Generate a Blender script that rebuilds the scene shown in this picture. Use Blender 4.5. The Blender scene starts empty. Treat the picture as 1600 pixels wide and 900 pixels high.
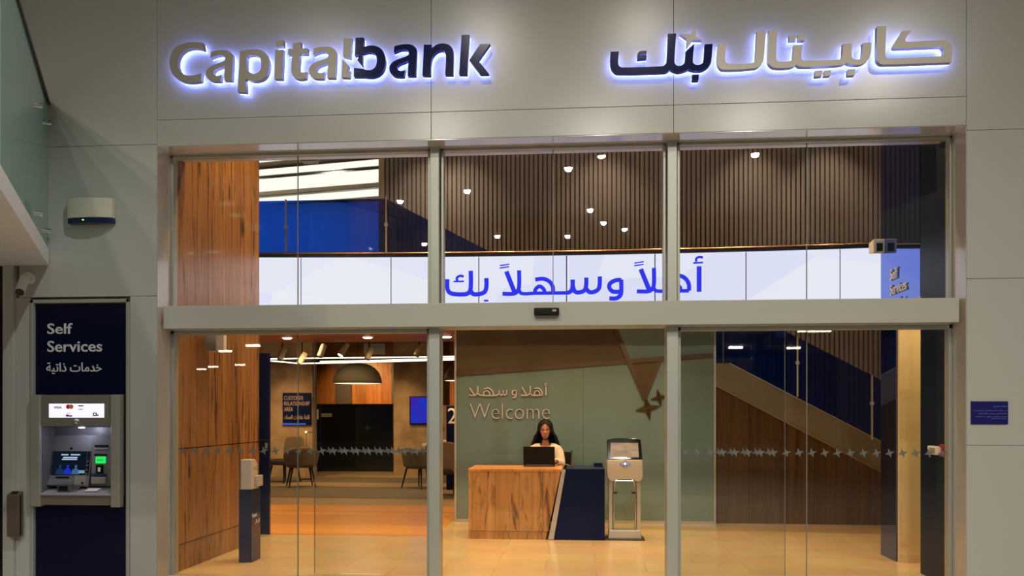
import bpy, bmesh, math, random, unicodedata
from mathutils import Vector, Matrix
PI = math.pi
R = math.radians
random.seed(7)
C = bpy.context.scene.collection
SC = bpy.context.scene

# ------------------------------------------------------------------ camera, world, exposure
CAM_Z, YAW, FOC, CX, HY = 1.39, R(4.6), 1300.0, 800.0, 645.0
cam_data = bpy.data.cameras.new('camera')
cam = bpy.data.objects.new('camera', cam_data)
C.objects.link(cam)
cam.location = (0, 0, CAM_Z)
cam.rotation_euler = (R(90), 0, YAW)
cam_data.lens = 36.0 * FOC / 1600.0
cam_data.shift_y = (HY - 450.0) / 1600.0
cam_data.clip_start = 0.05
SC.camera = cam
SC.view_settings.view_transform = 'Standard'
SC.view_settings.look = 'None'
SC.view_settings.gamma = 1.0
SC.view_settings.exposure = 0.0
SC.view_settings.use_curve_mapping = False
SC.cycles.use_denoising = True
SC.cycles.max_bounces = 10
SC.cycles.transparent_max_bounces = 24
SC.cycles.sample_clamp_indirect = 4.0
world = bpy.data.worlds.new('world')
SC.world = world
world.use_nodes = True
world.node_tree.nodes['Background'].inputs[0].default_value = (0.80, 0.80, 0.86, 1)
world.node_tree.nodes['Background'].inputs[1].default_value = 0.06

WARM = (1.0, 0.61, 0.25)
MALL = (1.0, 0.93, 0.80)

def lamp(name, kind, loc, power, color, size=0.08, spot=120, blend=0.6, aim=None, parent=None, sx=None, sy=None):
    d = bpy.data.lights.new(name, kind)
    d.energy = power
    d.color = color
    if kind == 'SPOT':
        d.spot_size = R(spot)
        d.spot_blend = blend
        d.shadow_soft_size = size
    elif kind == 'AREA':
        d.shape = 'RECTANGLE'
        d.size = sx or size
        d.size_y = sy or size
    else:
        d.shadow_soft_size = size
    o = bpy.data.objects.new(name, d)
    C.objects.link(o)
    o.location = loc
    if aim is not None:
        v = Vector(aim) - Vector(loc)
        o.rotation_euler = v.to_track_quat('-Z', 'Y').to_euler()
    return o

# mall lamps high in front of the shop front, room lamps inside, plus added fill lights
MALL_SPOTS = [(-1.68, -1.8, 8.3), (1.11, -1.8, 8.3), (-4.67, -2.4, 8.3), (5.9, -3.7, 8.3), (-3.4, -7.0, 8.3), (0.6, -8.5, 8.3), (4.0, -7.0, 8.3)]
MALL_POWER = 820
LOBBY_SPOTS = [(-2.0, 8.0), (0.0, 8.0), (2.0, 8.0), (-1.0, 9.0), (1.2, 9.0)]
LOBBY_POWER = 370
for p in MALL_SPOTS:
    lamp('mall_spot', 'SPOT', p, MALL_POWER * (0.55 if p[0] < -4.5 else 1.35 if p[0] > 5 else 1 if p[1] > -5 else 1.3), MALL, 0.12, 75, 1.0, (p[0] * 0.8, 4.0, 0.0) if p[1] > -5 else (p[0] * 0.8, 2.0, 0))
for x, y in LOBBY_SPOTS:
    lamp('lobby_spot', 'SPOT', (x, y, 5.9), LOBBY_POWER, WARM, 0.06, 95, 0.7, (x, y + 0.3, 0))
for y in (7.3, 8.2):
    lamp('wood_wall_wash', 'SPOT', (-2.95, y, 5.9), 320, WARM, 0.06, 80, 0.9, (-3.5, y, 3.2))
for x in (-2.2, -1.75, 0.35, 2.45, 3.5):
    lamp('slat_wash', 'SPOT', (x, 11.3, 5.75), 60, (1, 0.74, 0.48), 0.04, 70, 0.8, (x, 12.05, 3.4))
for x in (-1.2, -0.2, 0.8):
    lamp('reception_lamp', 'SPOT', (x, 9.75, 2.5), 30, WARM, 0.05, 130, 0.8, (x, 9.8, 0))

for x in (-8.5, -6.5, -4.5):
    lamp('mezzanine_lamp', 'SPOT', (x, 14.6, 5.8), 420, (1, 0.95, 0.86), 0.15, 120, 0.8, (x, 17.2, 3.9))  # added fill on the white back wall, on top of the ceiling strips
lamp('balcony_lamp', 'SPOT', (0.6, 3.0, 8.3), 1000, (0.94, 1.0, 1.0), 0.12, 30, 0.7, (-3.75, 5.0, 3.1))  # added fill to brighten the balcony slab and railing glass
lamp('gallery_lamp', 'SPOT', (2.5, -4.0, 8.3), 500, (0.9, 1.0, 0.9), 0.12, 100, 0.8, (8.0, -5.0, 5.0))  # added fill so the gallery parapet shows in the window reflections
for x in (-1.3, 0.0, 1.3):
    lamp('door_head_spot', 'SPOT', (x, 7.35, 3.3), 48, WARM, 0.05, 60, 0.8, (x * 0.7, 10.5, 1.2))  # added frontal fill for the green wall and desk, no fixture there
lamp('stair_lamp', 'SPOT', (3.2, 8.9, 5.9), 150, WARM, 0.08, 70, 0.9, (3.0, 10.6, 1.2))

# ------------------------------------------------------------------ helpers
def U(x, y, ax, v):
    """Where the sight line of photo pixel (x, y) meets the plane axis = v."""
    a = (x - CX) / FOC
    b = -(y - HY) / FOC
    d = (-math.sin(YAW) + a * math.cos(YAW), math.cos(YAW) + a * math.sin(YAW), b)
    o = (0, 0, CAM_Z)
    i = 'XYZ'.index(ax)
    s = (v - o[i]) / d[i]
    return Vector((o[0] + s * d[0], o[1] + s * d[1], o[2] + s * d[2]))

def lin(c):
    return tuple((v / 12.92 if v <= 0.04045 else ((v + 0.055) / 1.055) ** 2.4) for v in c)

def srgb(r, g, b):
    return lin((r / 255, g / 255, b / 255))

class MB:
    def __init__(s):
        s.v = []
        s.f = []
    def add(s, vs, fs):
        n = len(s.v)
        s.v += [Vector(p) for p in vs]
        s.f += [tuple(i + n for i in f) for f in fs]
        return s
    def box(s, x0, y0, z0, x1, y1, z1):
        x0, x1 = sorted((x0, x1)); y0, y1 = sorted((y0, y1)); z0, z1 = sorted((z0, z1))
        return s.add([(x0, y0, z0), (x1, y0, z0), (x1, y1, z0), (x0, y1, z0), (x0, y0, z1), (x1, y0, z1), (x1, y1, z1), (x0, y1, z1)],
                     [(0, 3, 2, 1), (4, 5, 6, 7), (0, 1, 5, 4), (1, 2, 6, 5), (2, 3, 7, 6), (3, 0, 4, 7)])
    def prism(s, pts, axis, a, b):
        """polygon pts in the two other axes, extruded along axis from a to b"""
        n = len(pts)
        def m(p, t):
            return {'X': (t, p[0], p[1]), 'Y': (p[0], t, p[1]), 'Z': (p[0], p[1], t)}[axis]
        vs = [m(p, a) for p in pts] + [m(p, b) for p in pts]
        fs = [tuple(range(n)), tuple(range(2 * n - 1, n - 1, -1))] + [(i, i + n, (i + 1) % n + n, (i + 1) % n) for i in range(n)]
        return s.add(vs, fs)
    def tube(s, pts, r, n=8, cap=True):
        pts = [Vector(p) for p in pts]
        rs = r if isinstance(r, (list, tuple)) else [r] * len(pts)
        rings = []
        up = None
        for i, p in enumerate(pts):
            t = (pts[min(i + 1, len(pts) - 1)] - pts[max(i - 1, 0)]).normalized()
            if up is None:
                up = Vector((0, 0, 1)) if abs(t.z) < 0.9 else Vector((1, 0, 0))
            a = t.cross(up).normalized()
            up = a.cross(t).normalized()
            rings.append([p + (a * math.cos(2 * PI * k / n) + up * math.sin(2 * PI * k / n)) * rs[i] for k in range(n)])
        vs = [q for g in rings for q in g]
        fs = []
        for i in range(len(pts) - 1):
            for k in range(n):
                fs.append((i * n + k, i * n + (k + 1) % n, (i + 1) * n + (k + 1) % n, (i + 1) * n + k))
        if cap:
            fs.append(tuple(range(n - 1, -1, -1)))
            fs.append(tuple(range(len(vs) - n, len(vs))))
        return s.add(vs, fs)
    def lathe(s, prof, c=(0, 0, 0), n=32):
        vs = []
        fs = []
        for (r, z) in prof:
            for k in range(n):
                vs.append((c[0] + r * math.cos(2 * PI * k / n), c[1] + r * math.sin(2 * PI * k / n), c[2] + z))
        for i in range(len(prof) - 1):
            for k in range(n):
                fs.append((i * n + k, i * n + (k + 1) % n, (i + 1) * n + (k + 1) % n, (i + 1) * n + k))
        fs.append(tuple(range(n - 1, -1, -1)))
        fs.append(tuple(range(len(vs) - n, len(vs))))
        return s.add(vs, fs)
    def loft(s, rings, closed=True, cap=True):
        n = len(rings[0])
        vs = [q for g in rings for q in g]
        fs = []
        for i in range(len(rings) - 1):
            for k in range(n if closed else n - 1):
                fs.append((i * n + k, i * n + (k + 1) % n, (i + 1) * n + (k + 1) % n, (i + 1) * n + k))
        if cap:
            fs.append(tuple(range(n - 1, -1, -1)))
            fs.append(tuple(range(len(vs) - n, len(vs))))
        return s.add(vs, fs)
    def take(s, other, mat=None):
        return s.add([(mat @ p if mat else p) for p in other.v], other.f)

WL = {}
def wl(o):
    return WL.get(o.name, Vector((0, 0, 0))) if o else Vector((0, 0, 0))

def tag(o, label=None, cat=None, group=None, kind=None):
    if label: o['label'] = label
    if cat: o['category'] = cat
    if group: o['group'] = group
    if kind: o['kind'] = kind
    return o

def raw(name, mb, m, parent=None, origin=None, smooth=False, bevel=0, segs=2):
    me = bpy.data.meshes.new(name)
    org = wl(parent) if parent else Vector(origin if origin is not None else (0, 0, 0))
    me.from_pydata([p - org for p in mb.v], [], mb.f)
    me.validate()
    b = bmesh.new(); b.from_mesh(me)
    bmesh.ops.recalc_face_normals(b, faces=b.faces)
    b.to_mesh(me); b.free()
    if m: me.materials.append(m)
    if smooth:
        for p in me.polygons: p.use_smooth = True
    o = bpy.data.objects.new(name, me)
    C.objects.link(o)
    WL[o.name] = org
    if parent:
        o.parent = parent
    else:
        o.location = org
    if bevel:
        md = o.modifiers.new('bevel', 'BEVEL')
        md.width = bevel; md.segments = segs; md.limit_method = 'ANGLE'; md.angle_limit = R(40)
        for p in me.polygons: p.use_smooth = True
        md2 = o.modifiers.new('wn', 'WEIGHTED_NORMAL'); md2.keep_sharp = True
    if smooth and not bevel:
        try:
            me.set_sharp_from_angle(angle=R(42))
        except Exception:
            pass
    return o

def part(name, mb, m, parent, **k):
    return raw(name, mb, m, parent, **k)

def base_of(mb):
    xs = [p.x for p in mb.v]; ys = [p.y for p in mb.v]; zs = [p.z for p in mb.v]
    return Vector(((min(xs) + max(xs)) / 2, (min(ys) + max(ys)) / 2, min(zs)))

def solo(name, mb, m, label, cat, group=None, kind=None, **k):
    return tag(raw(name, mb, m, None, base_of(mb), **k), label, cat, group, kind)

def struct(name, mb, m, label=None, cat=None, **k):
    return tag(raw(name, mb, m, None, base_of(mb), **k), label, cat, None, 'structure')

def thing(name, label, cat, loc, group=None, kind=None):
    o = bpy.data.objects.new(name, None)
    o.empty_display_size = 0.1
    C.objects.link(o)
    o.location = loc
    WL[o.name] = Vector(loc)
    return tag(o, label, cat, group, kind)

def dup(root, loc, rz=0.0, label=None, group=None):
    r = root.copy(); C.objects.link(r)
    r.location = loc; r.rotation_euler = (0, 0, rz)
    WL[r.name] = Vector(loc)
    if label: r['label'] = label
    if group: r['group'] = group
    for ch in list(root.children):
        c = ch.copy(); C.objects.link(c); c.parent = r
        for g in ch.children:
            d = g.copy(); C.objects.link(d); d.parent = c
    return r

# ---- flat outlines: curves filled by even-odd rule, turned into MB that stands in the XZ plane facing -Y
def smooth_loop(pts, n=8):
    """points (x, y) are passed smoothly, (x, y, 1) are corners"""
    out = []
    N = len(pts)
    for i in range(N):
        p0, p1 = pts[i], pts[(i + 1) % N]
        pm, pn = pts[i - 1], pts[(i + 2) % N]
        c0, c1 = len(p0) > 2, len(p1) > 2
        a = Vector(p0[:2]); b = Vector(p1[:2])
        if c0 and c1:
            out.append(a); continue
        L = (b - a).length
        def tan(prev, cur, nxt):
            d = Vector(nxt[:2]) - Vector(prev[:2])
            return d.normalized() * L if d.length > 1e-9 else d
        t1 = (b - a) * 0.9 if c1 else tan(p0, p1, pn)
        t0 = (b - a) * 0.9 if c0 else tan(pm, p0, p1)
        for k in range(n):
            t = k / n
            h00 = 2 * t ** 3 - 3 * t * t + 1; h10 = t ** 3 - 2 * t * t + t
            h01 = -2 * t ** 3 + 3 * t * t; h11 = t ** 3 - t * t
            out.append(a * h00 + t0 * h10 + b * h01 + t1 * h11)
    return out

def filled(loops, thick):
    """list of loops (list of 2D) -> MB, x -> X, y -> Z, thickness centred on Y = 0"""
    cu = bpy.data.curves.new('tmp', 'CURVE')
    cu.dimensions = '2D'; cu.fill_mode = 'BOTH'; cu.extrude = thick / 2
    for lp in loops:
        sp = cu.splines.new('POLY')
        sp.points.add(len(lp) - 1)
        for q, p in zip(sp.points, lp): q.co = (p[0], p[1], 0, 1)
        sp.use_cyclic_u = True
    return _curve_mb(cu)

def _curve_mb(cu):
    o = bpy.data.objects.new('tmp', cu); C.objects.link(o)
    bpy.context.view_layer.update()
    me = bpy.data.meshes.new_from_object(o.evaluated_get(bpy.context.evaluated_depsgraph_get()))
    mb = MB().add([(v.co.x, -v.co.z, v.co.y) for v in me.vertices], [tuple(p.vertices) for p in me.polygons])
    bpy.data.objects.remove(o); bpy.data.meshes.remove(me)
    if cu.name in bpy.data.curves: bpy.data.curves.remove(cu)
    return mb

FORMS = {}
for cp in range(0xFE80, 0xFEFD):
    d = unicodedata.decomposition(chr(cp)).split()
    if d and d[0][0] == '<':
        FORMS.setdefault(''.join(chr(int(h, 16)) for h in d[1:]), {})[d[0][1:-1]] = chr(cp)

def arabic(s):
    """joined letter forms in left-to-right drawing order"""
    items = []
    i = 0
    while i < len(s):
        if s[i] == '\u0644' and i + 1 < len(s) and s[i:i + 2] in FORMS:
            items.append(s[i:i + 2]); i += 2
        else:
            items.append(s[i]); i += 1
    out = []
    for k, c in enumerate(items):
        f = FORMS.get(c)
        if not f:
            out.append(c); continue
        pv = FORMS.get(items[k - 1]) if k else None
        jp = bool(pv) and 'initial' in pv and ('final' in f)
        nx = FORMS.get(items[k + 1]) if k + 1 < len(items) else None
        jn = bool(nx) and 'initial' in f and 'final' in nx
        out.append(f.get('medial' if jp and jn else 'final' if jp else 'initial' if jn else 'isolated', f.get('isolated', c)))
    return ''.join(reversed(out))

def text_mb(s, thick=0.004, weight=0.0, space=1.0, res=3):
    cu = bpy.data.curves.new('tmp', 'FONT')
    cu.body = s; cu.extrude = thick / 2; cu.offset = weight; cu.space_character = space; cu.resolution_u = res
    return _curve_mb(cu)

def fit(mb, x0, x1, z0, z1, y):
    """scale MB (XZ, around Y=0) so that it fills the box, at depth y"""
    xs = [p.x for p in mb.v]; zs = [p.z for p in mb.v]
    ax, bx, az, bz = min(xs), max(xs), min(zs), max(zs)
    for p in mb.v:
        p.x = x0 + (p.x - ax) / (bx - ax) * (x1 - x0)
        p.z = z0 + (p.z - az) / (bz - az) * (z1 - z0)
        p.y += y
    return mb

def face_plus_x(mb, x):
    """turn an MB that faces -Y (x along X) so that it faces +X at plane x (its x runs along +Y)"""
    for p in mb.v:
        px, py = p.x, p.y
        p.y = px
        p.x = x - py
    return mb

def face_minus_x(mb, x):
    """faces -X at plane x; its x runs along -Y"""
    for p in mb.v:
        px, py = p.x, p.y
        p.y = -px
        p.x = x + py
    return mb

def stroke(pts, w, n=6, closed=False):
    """a pen stroke of width w along a smooth path -> polygon (2D loop)"""
    P = []
    N = len(pts)
    for i in range(N - 1):
        p0, p1 = pts[i], pts[i + 1]
        a, b = Vector(p0[:2]), Vector(p1[:2])
        L = (b - a).length
        c0, c1 = len(p0) > 2 or i == 0, len(p1) > 2 or i == N - 2
        t0 = (b - a) if c0 else (Vector(p1[:2]) - Vector(pts[i - 1][:2])).normalized() * L
        t1 = (b - a) if c1 else (Vector(pts[i + 2][:2]) - Vector(p0[:2])).normalized() * L
        m = 1 if c0 and c1 else n
        for k in range(m):
            t = k / m
            P.append(a * (2 * t ** 3 - 3 * t * t + 1) + t0 * (t ** 3 - 2 * t * t + t) + b * (-2 * t ** 3 + 3 * t * t) + t1 * (t ** 3 - t * t))
    P.append(Vector(pts[-1][:2]))
    A, B = [], []
    for i, p in enumerate(P):
        d0 = (P[i] - P[i - 1]).normalized() if i else (P[1] - P[0]).normalized()
        d1 = (P[i + 1] - P[i]).normalized() if i < len(P) - 1 else d0
        t = (d0 + d1).normalized()
        nrm = Vector((-t.y, t.x))
        k = 1.0 / max(0.5, nrm.dot(Vector((-d0.y, d0.x))))
        A.append(p + nrm * w / 2 * k); B.append(p - nrm * w / 2 * k)
    return A + B[::-1]

# ------------------------------------------------------------------ materials
MATS = {}
def mat(name, col, rough=0.5, metal=0.0, spec=0.5, coat=0.0, emit=None, es=0.0, coat_rough=0.05):
    if name in MATS: return MATS[name]
    m = bpy.data.materials.new(name); m.use_nodes = True
    b = m.node_tree.nodes['Principled BSDF']
    b.inputs['Base Color'].default_value = (*col, 1)
    b.inputs['Roughness'].default_value = rough
    b.inputs['Metallic'].default_value = metal
    b.inputs['Specular IOR Level'].default_value = spec
    b.inputs['Coat Weight'].default_value = coat
    b.inputs['Coat Roughness'].default_value = coat_rough
    if emit:
        b.inputs['Emission Color'].default_value = (*emit, 1)
        b.inputs['Emission Strength'].default_value = es
    MATS[name] = m
    return m

def mottled(name, c1, c2, scale=3.0, rough=0.5, stretch=(1, 1, 1), detail=6, spec=0.5, coat=0.0, bump=0.0):
    m = mat(name, c1, rough, 0, spec, coat)
    nt = m.node_tree; N = nt.nodes; L = nt.links
    b = N['Principled BSDF']
    tc = N.new('ShaderNodeTexCoord'); mp = N.new('ShaderNodeMapping'); mp.inputs['Scale'].default_value = stretch
    nz = N.new('ShaderNodeTexNoise'); nz.inputs['Scale'].default_value = scale; nz.inputs['Detail'].default_value = detail
    rp = N.new('ShaderNodeValToRGB')
    rp.color_ramp.elements[0].position = 0.32; rp.color_ramp.elements[1].position = 0.68
    rp.color_ramp.elements[0].color = (*c1, 1); rp.color_ramp.elements[1].color = (*c2, 1)
    L.new(tc.outputs['Object'], mp.inputs[0]); L.new(mp.outputs[0], nz.inputs['Vector'])
    L.new(nz.outputs['Fac'], rp.inputs[0]); L.new(rp.outputs[0], b.inputs['Base Color'])
    if bump:
        bp = N.new('ShaderNodeBump'); bp.inputs['Strength'].default_value = bump
        L.new(nz.outputs['Fac'], bp.inputs['Height']); L.new(bp.outputs[0], b.inputs['Normal'])
    return m

def emis(name, col, s):
    if name in MATS: return MATS[name]
    m = bpy.data.materials.new(name); m.use_nodes = True
    nt = m.node_tree
    nt.nodes.clear()
    e = nt.nodes.new('ShaderNodeEmission'); e.inputs[0].default_value = (*col, 1); e.inputs[1].default_value = s
    o = nt.nodes.new('ShaderNodeOutputMaterial'); nt.links.new(e.outputs[0], o.inputs[0])
    MATS[name] = m
    return m

def glass(name, tint, f0=0.04, diff=0.0, dcol=(1, 1, 1), rough=0.0):
    """architectural sheet glass: clear transmission with facing-dependent mirror reflection, optional milky share"""
    m = bpy.data.materials.new(name); m.use_nodes = True
    nt = m.node_tree; N = nt.nodes; L = nt.links
    N.clear()
    lw = N.new('ShaderNodeLayerWeight'); lw.inputs[0].default_value = 0.5
    pw = N.new('ShaderNodeMath'); pw.operation = 'POWER'; pw.inputs[1].default_value = 5
    L.new(lw.outputs['Facing'], pw.inputs[0])
    ma = N.new('ShaderNodeMath'); ma.operation = 'MULTIPLY_ADD'; ma.inputs[1].default_value = 1 - f0; ma.inputs[2].default_value = f0
    L.new(pw.outputs[0], ma.inputs[0])
    tr = N.new('ShaderNodeBsdfTransparent'); tr.inputs[0].default_value = (*tint, 1)
    src = tr.outputs[0]
    if diff:
        df = N.new('ShaderNodeBsdfDiffuse'); df.inputs[0].default_value = (*dcol, 1)
        tl = N.new('ShaderNodeBsdfTranslucent'); tl.inputs[0].default_value = (*dcol, 1)
        m0 = N.new('ShaderNodeMixShader'); m0.inputs[0].default_value = 0.4
        L.new(df.outputs[0], m0.inputs[1]); L.new(tl.outputs[0], m0.inputs[2])
        m1 = N.new('ShaderNodeMixShader'); m1.inputs[0].default_value = diff
        L.new(src, m1.inputs[1]); L.new(m0.outputs[0], m1.inputs[2])
        src = m1.outputs[0]
    gl = N.new('ShaderNodeBsdfGlossy'); gl.inputs['Roughness'].default_value = rough
    mx = N.new('ShaderNodeMixShader')
    L.new(ma.outputs[0], mx.inputs[0]); L.new(src, mx.inputs[1]); L.new(gl.outputs[0], mx.inputs[2])
    o = N.new('ShaderNodeOutputMaterial'); L.new(mx.outputs[0], o.inputs[0])
    MATS[name] = m
    return m

def wood(name, c1, c2, dark, rough=0.4, plank=0.19, flat=False, crack=0.5, coat=0.0, ks=1.0, cu=13, cv=0.75, c0=0.51):
    m = mat(name, c1, rough, 0, 0.5, coat)
    nt = m.node_tree; N = nt.nodes; L = nt.links
    b = N['Principled BSDF']
    def M(op, a, v=None, c=None):
        n = N.new('ShaderNodeMath'); n.operation = op
        for i, q in enumerate((a, v, c)):
            if q is None: continue
            if isinstance(q, (int, float)): n.inputs[i].default_value = q
            else: L.new(q, n.inputs[i])
        return n.outputs[0]
    tc = N.new('ShaderNodeTexCoord'); sp = N.new('ShaderNodeSeparateXYZ'); L.new(tc.outputs['Object'], sp.inputs[0])
    if flat: u, v = sp.outputs[1], sp.outputs[0]
    else: u, v = M('ADD', sp.outputs[0], sp.outputs[1]), sp.outputs[2]
    pid = M('FLOOR', M('DIVIDE', u, plank))
    wn = N.new('ShaderNodeTexWhiteNoise'); wn.noise_dimensions = '1D'; L.new(pid, wn.inputs['W'])
    v2 = M('ADD', v, M('MULTIPLY', wn.outputs['Value'], 9.0))
    def nz(su, sv, det, dist, rough_=0.55):
        cb = N.new('ShaderNodeCombineXYZ'); L.new(M('MULTIPLY', u, su), cb.inputs[0]); L.new(M('MULTIPLY', v2, sv), cb.inputs[1])
        L.new(M('MULTIPLY', pid, 3.7), cb.inputs[2])
        t = N.new('ShaderNodeTexNoise'); t.inputs['Scale'].default_value = 1; t.inputs['Detail'].default_value = det
        t.inputs['Distortion'].default_value = dist; t.inputs['Roughness'].default_value = rough_
        L.new(cb.outputs[0], t.inputs['Vector']); return t.outputs['Fac'], cb.outputs[0]
    g, _ = nz(16, 0.45, 6, 0.9)
    rp = N.new('ShaderNodeValToRGB'); rp.color_ramp.elements[0].position = 0.3; rp.color_ramp.elements[1].position = 0.7
    rp.color_ramp.elements[0].color = (*c2, 1); rp.color_ramp.elements[1].color = (*c1, 1)
    L.new(g, rp.inputs[0])
    cr, _ = nz(cu, cv, 8, 1.9, 0.68)
    r2 = N.new('ShaderNodeValToRGB'); r2.color_ramp.elements[0].position = c0; r2.color_ramp.elements[1].position = c0 + 0.13
    r2.color_ramp.elements[0].color = (0, 0, 0, 1); r2.color_ramp.elements[1].color = (1, 1, 1, 1)
    L.new(cr, r2.inputs[0])
    cb = N.new('ShaderNodeCombineXYZ'); L.new(M('MULTIPLY', M('ADD', u, M('MULTIPLY', g, 0.10)), 4.2 * ks), cb.inputs[0]); L.new(M('MULTIPLY', v2, 1.25 * ks), cb.inputs[1])
    vo = N.new('ShaderNodeTexVoronoi'); vo.inputs['Scale'].default_value = 1; L.new(cb.outputs[0], vo.inputs['Vector'])
    r3 = N.new('ShaderNodeValToRGB'); r3.color_ramp.elements[0].position = 0.02; r3.color_ramp.elements[1].position = 0.16
    r3.color_ramp.elements[0].color = (1, 1, 1, 1); r3.color_ramp.elements[1].color = (0, 0, 0, 1)
    L.new(vo.outputs['Distance'], r3.inputs[0])
    fac = M('MINIMUM', M('ADD', M('MULTIPLY', r2.outputs[0], crack), M('MULTIPLY', r3.outputs[0], crack * 1.3)), 0.9)
    mx = N.new('ShaderNodeMix'); mx.data_type = 'RGBA'
    L.new(fac, mx.inputs['Factor']); L.new(rp.outputs[0], mx.inputs['A']); mx.inputs['B'].default_value = (*dark, 1)
    hv = N.new('ShaderNodeHueSaturation'); L.new(M('MULTIPLY_ADD', wn.outputs['Value'], 0.3, 0.85), hv.inputs['Value'])
    L.new(mx.outputs['Result'], hv.inputs['Color'])
    fr = M('FRACT', M('DIVIDE', u, plank))
    edge = M('MULTIPLY_ADD', M('GREATER_THAN', M('ABSOLUTE', M('SUBTRACT', fr, 0.5)), 0.488), -0.45, 1.0)
    mm = N.new('ShaderNodeMix'); mm.data_type = 'RGBA'; mm.blend_type = 'MULTIPLY'; mm.inputs['Factor'].default_value = 1
    L.new(hv.outputs[0], mm.inputs['A']); L.new(edge, mm.inputs['B'])
    L.new(mm.outputs['Result'], b.inputs['Base Color'])
    return m

def tiles(name, c1, c2, mortar, w, h, rough=0.25, msize=0.004, rot=0.0, wall=False):
    m = mat(name, c1, rough)
    nt = m.node_tree; N = nt.nodes; L = nt.links
    b = N['Principled BSDF']
    tc = N.new('ShaderNodeTexCoord'); mp = N.new('ShaderNodeMapping'); mp.inputs['Rotation'].default_value = (R(90) if wall else 0, 0, rot)
    br = N.new('ShaderNodeTexBrick')
    br.inputs['Color1'].default_value = (*c1, 1); br.inputs['Color2'].default_value = (*c2, 1); br.inputs['Mortar'].default_value = (*mortar, 1)
    br.inputs['Scale'].default_value = 1; br.inputs['Mortar Size'].default_value = msize
    br.inputs['Brick Width'].default_value = w; br.inputs['Row Height'].default_value = h
    L.new(tc.outputs['Object'], mp.inputs[0]); L.new(mp.outputs[0], br.inputs['Vector'])
    nz = N.new('ShaderNodeTexNoise'); nz.inputs['Scale'].default_value = 2.5; nz.inputs['Detail'].default_value = 6
    L.new(tc.outputs['Object'], nz.inputs['Vector'])
    mm = N.new('ShaderNodeMix'); mm.data_type = 'RGBA'; mm.blend_type = 'OVERLAY'; mm.inputs['Factor'].default_value = 0.25
    L.new(br.outputs['Color'], mm.inputs['A']); L.new(nz.outputs['Color'], mm.inputs['B'])
    hs = N.new('ShaderNodeHueSaturation'); hs.inputs['Saturation'].default_value = 0.95
    L.new(mm.outputs['Result'], hs.inputs['Color']); L.new(hs.outputs[0], b.inputs['Base Color'])
    return m

paint = mat('facade_paint', (0.43, 0.42, 0.38), 0.22, 0, 0.5)
reveal_m = mat('facade_reveal', (0.46, 0.43, 0.38), 0.16, 0, 0.5, 0.6, coat_rough=0.08)
alu = mat('frame_aluminium', (0.40, 0.41, 0.37), 0.4, 0.35)
steel = mat('brushed_steel', (0.33, 0.305, 0.265), 0.42, 0.55)
bright_steel = mat('bright_steel', (0.75, 0.75, 0.76), 0.2, 1.0)
navy_letter = mat('navy_acrylic', (0.005, 0.009, 0.085), 0.15, 0, 0.12)
navy_gloss = mat('navy_gloss', (0.006, 0.010, 0.055), 0.07, 0, 0.5)
navy_panel = mat('navy_panel', (0.002, 0.003, 0.022), 0.12, 0, 0.25)
navy_mirror = mat('navy_mirror', (0.085, 0.15, 0.62), 0.04, 1.0)
navy_desk = mat('navy_laminate', (0.002, 0.008, 0.045), 0.3, 0, 0.2)
white_pl = mat('white_plastic', (0.75, 0.73, 0.68), 0.4)
grey_pl = mat('grey_plastic', (0.30, 0.29, 0.27), 0.45)
dark_pl = mat('dark_plastic', (0.02, 0.02, 0.022), 0.4)
black_gl = mat('black_gloss', (0.009, 0.011, 0.015), 0.08)
black_m = mat('black_matt', (0.007, 0.007, 0.007), 0.55, 0, 0.15)
silver = mat('silver_paint', (0.50, 0.47, 0.42), 0.35, 0.4)
clear = glass('clear_glass', (0.95, 0.96, 0.955), 0.035)
decal = mat('star_film', (0.12, 0.125, 0.115), 0.5)
oak = wood('oak_wall', srgb(172, 126, 72), srgb(134, 92, 50), srgb(34, 20, 10), 0.3, 0.24, crack=0.95)
oak_desk = wood('oak_desk', srgb(200, 148, 84), srgb(164, 114, 60), srgb(58, 35, 17), 0.4, 0.26, crack=0.8, cu=7, cv=1.3, c0=0.53, ks=1.2)
oak_back = wood('oak_back', srgb(200, 130, 60), srgb(160, 92, 38), srgb(70, 38, 14), 0.4, 0.22, crack=0.4)
# ------------------------------------------------------------------ the setting
YF = 6.65          # shop front plane
GY = 6.90          # glazing plane
XL, XR = -3.494, 2.967
# floors
tile_m = tiles('floor_tile', srgb(198, 174, 128), srgb(192, 167, 120), srgb(166, 140, 100), 0.9, 0.45, 0.22, 0.003)
mall_tile = tiles('mall_tile', srgb(206, 200, 186), srgb(200, 192, 180), srgb(150, 144, 134), 0.9, 0.9, 0.2)
struct('floor_mall', MB().box(-14, -26, -0.1, 12, 6.9, 0), mall_tile, 'pale stone floor of the mall in front of the bank', 'floor')
struct('floor_lobby', MB().box(-12, 6.9, -0.1, 6, 12.3, 0), tile_m, 'beige tiled floor of the bank lobby', 'floor')
wood_floor = wood('wood_floor', srgb(228, 168, 78), srgb(196, 132, 52), srgb(150, 92, 34), 0.28, 0.16, flat=True, crack=0.3)
struct('floor_wood', MB().box(-12, 9.25, 0, -1.62, 12.25, 0.004), wood_floor, 'golden wood floor strip behind the glass on the left', 'floor')
carpet = mottled('carpet_taupe', srgb(108, 94, 74), srgb(94, 82, 64), 40, 0.9)
carpet2 = mottled('carpet_tan', srgb(150, 126, 92), srgb(138, 114, 82), 30, 0.8)
struct('floor_carpet', MB().box(-12, 12.3, -0.1, -1.2, 24, 0.0), carpet2, 'tan floor of the customer area', 'floor')
def carpet_band(y0, y1, sk, lab):
    mb = MB().prism([(-12, y0 + sk), (-1.3, y0), (-1.3, y1), (-12, y1 + sk)], 'Z', 0.0, 0.006)
    struct('floor_carpet', mb, carpet, lab, 'floor')
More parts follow.
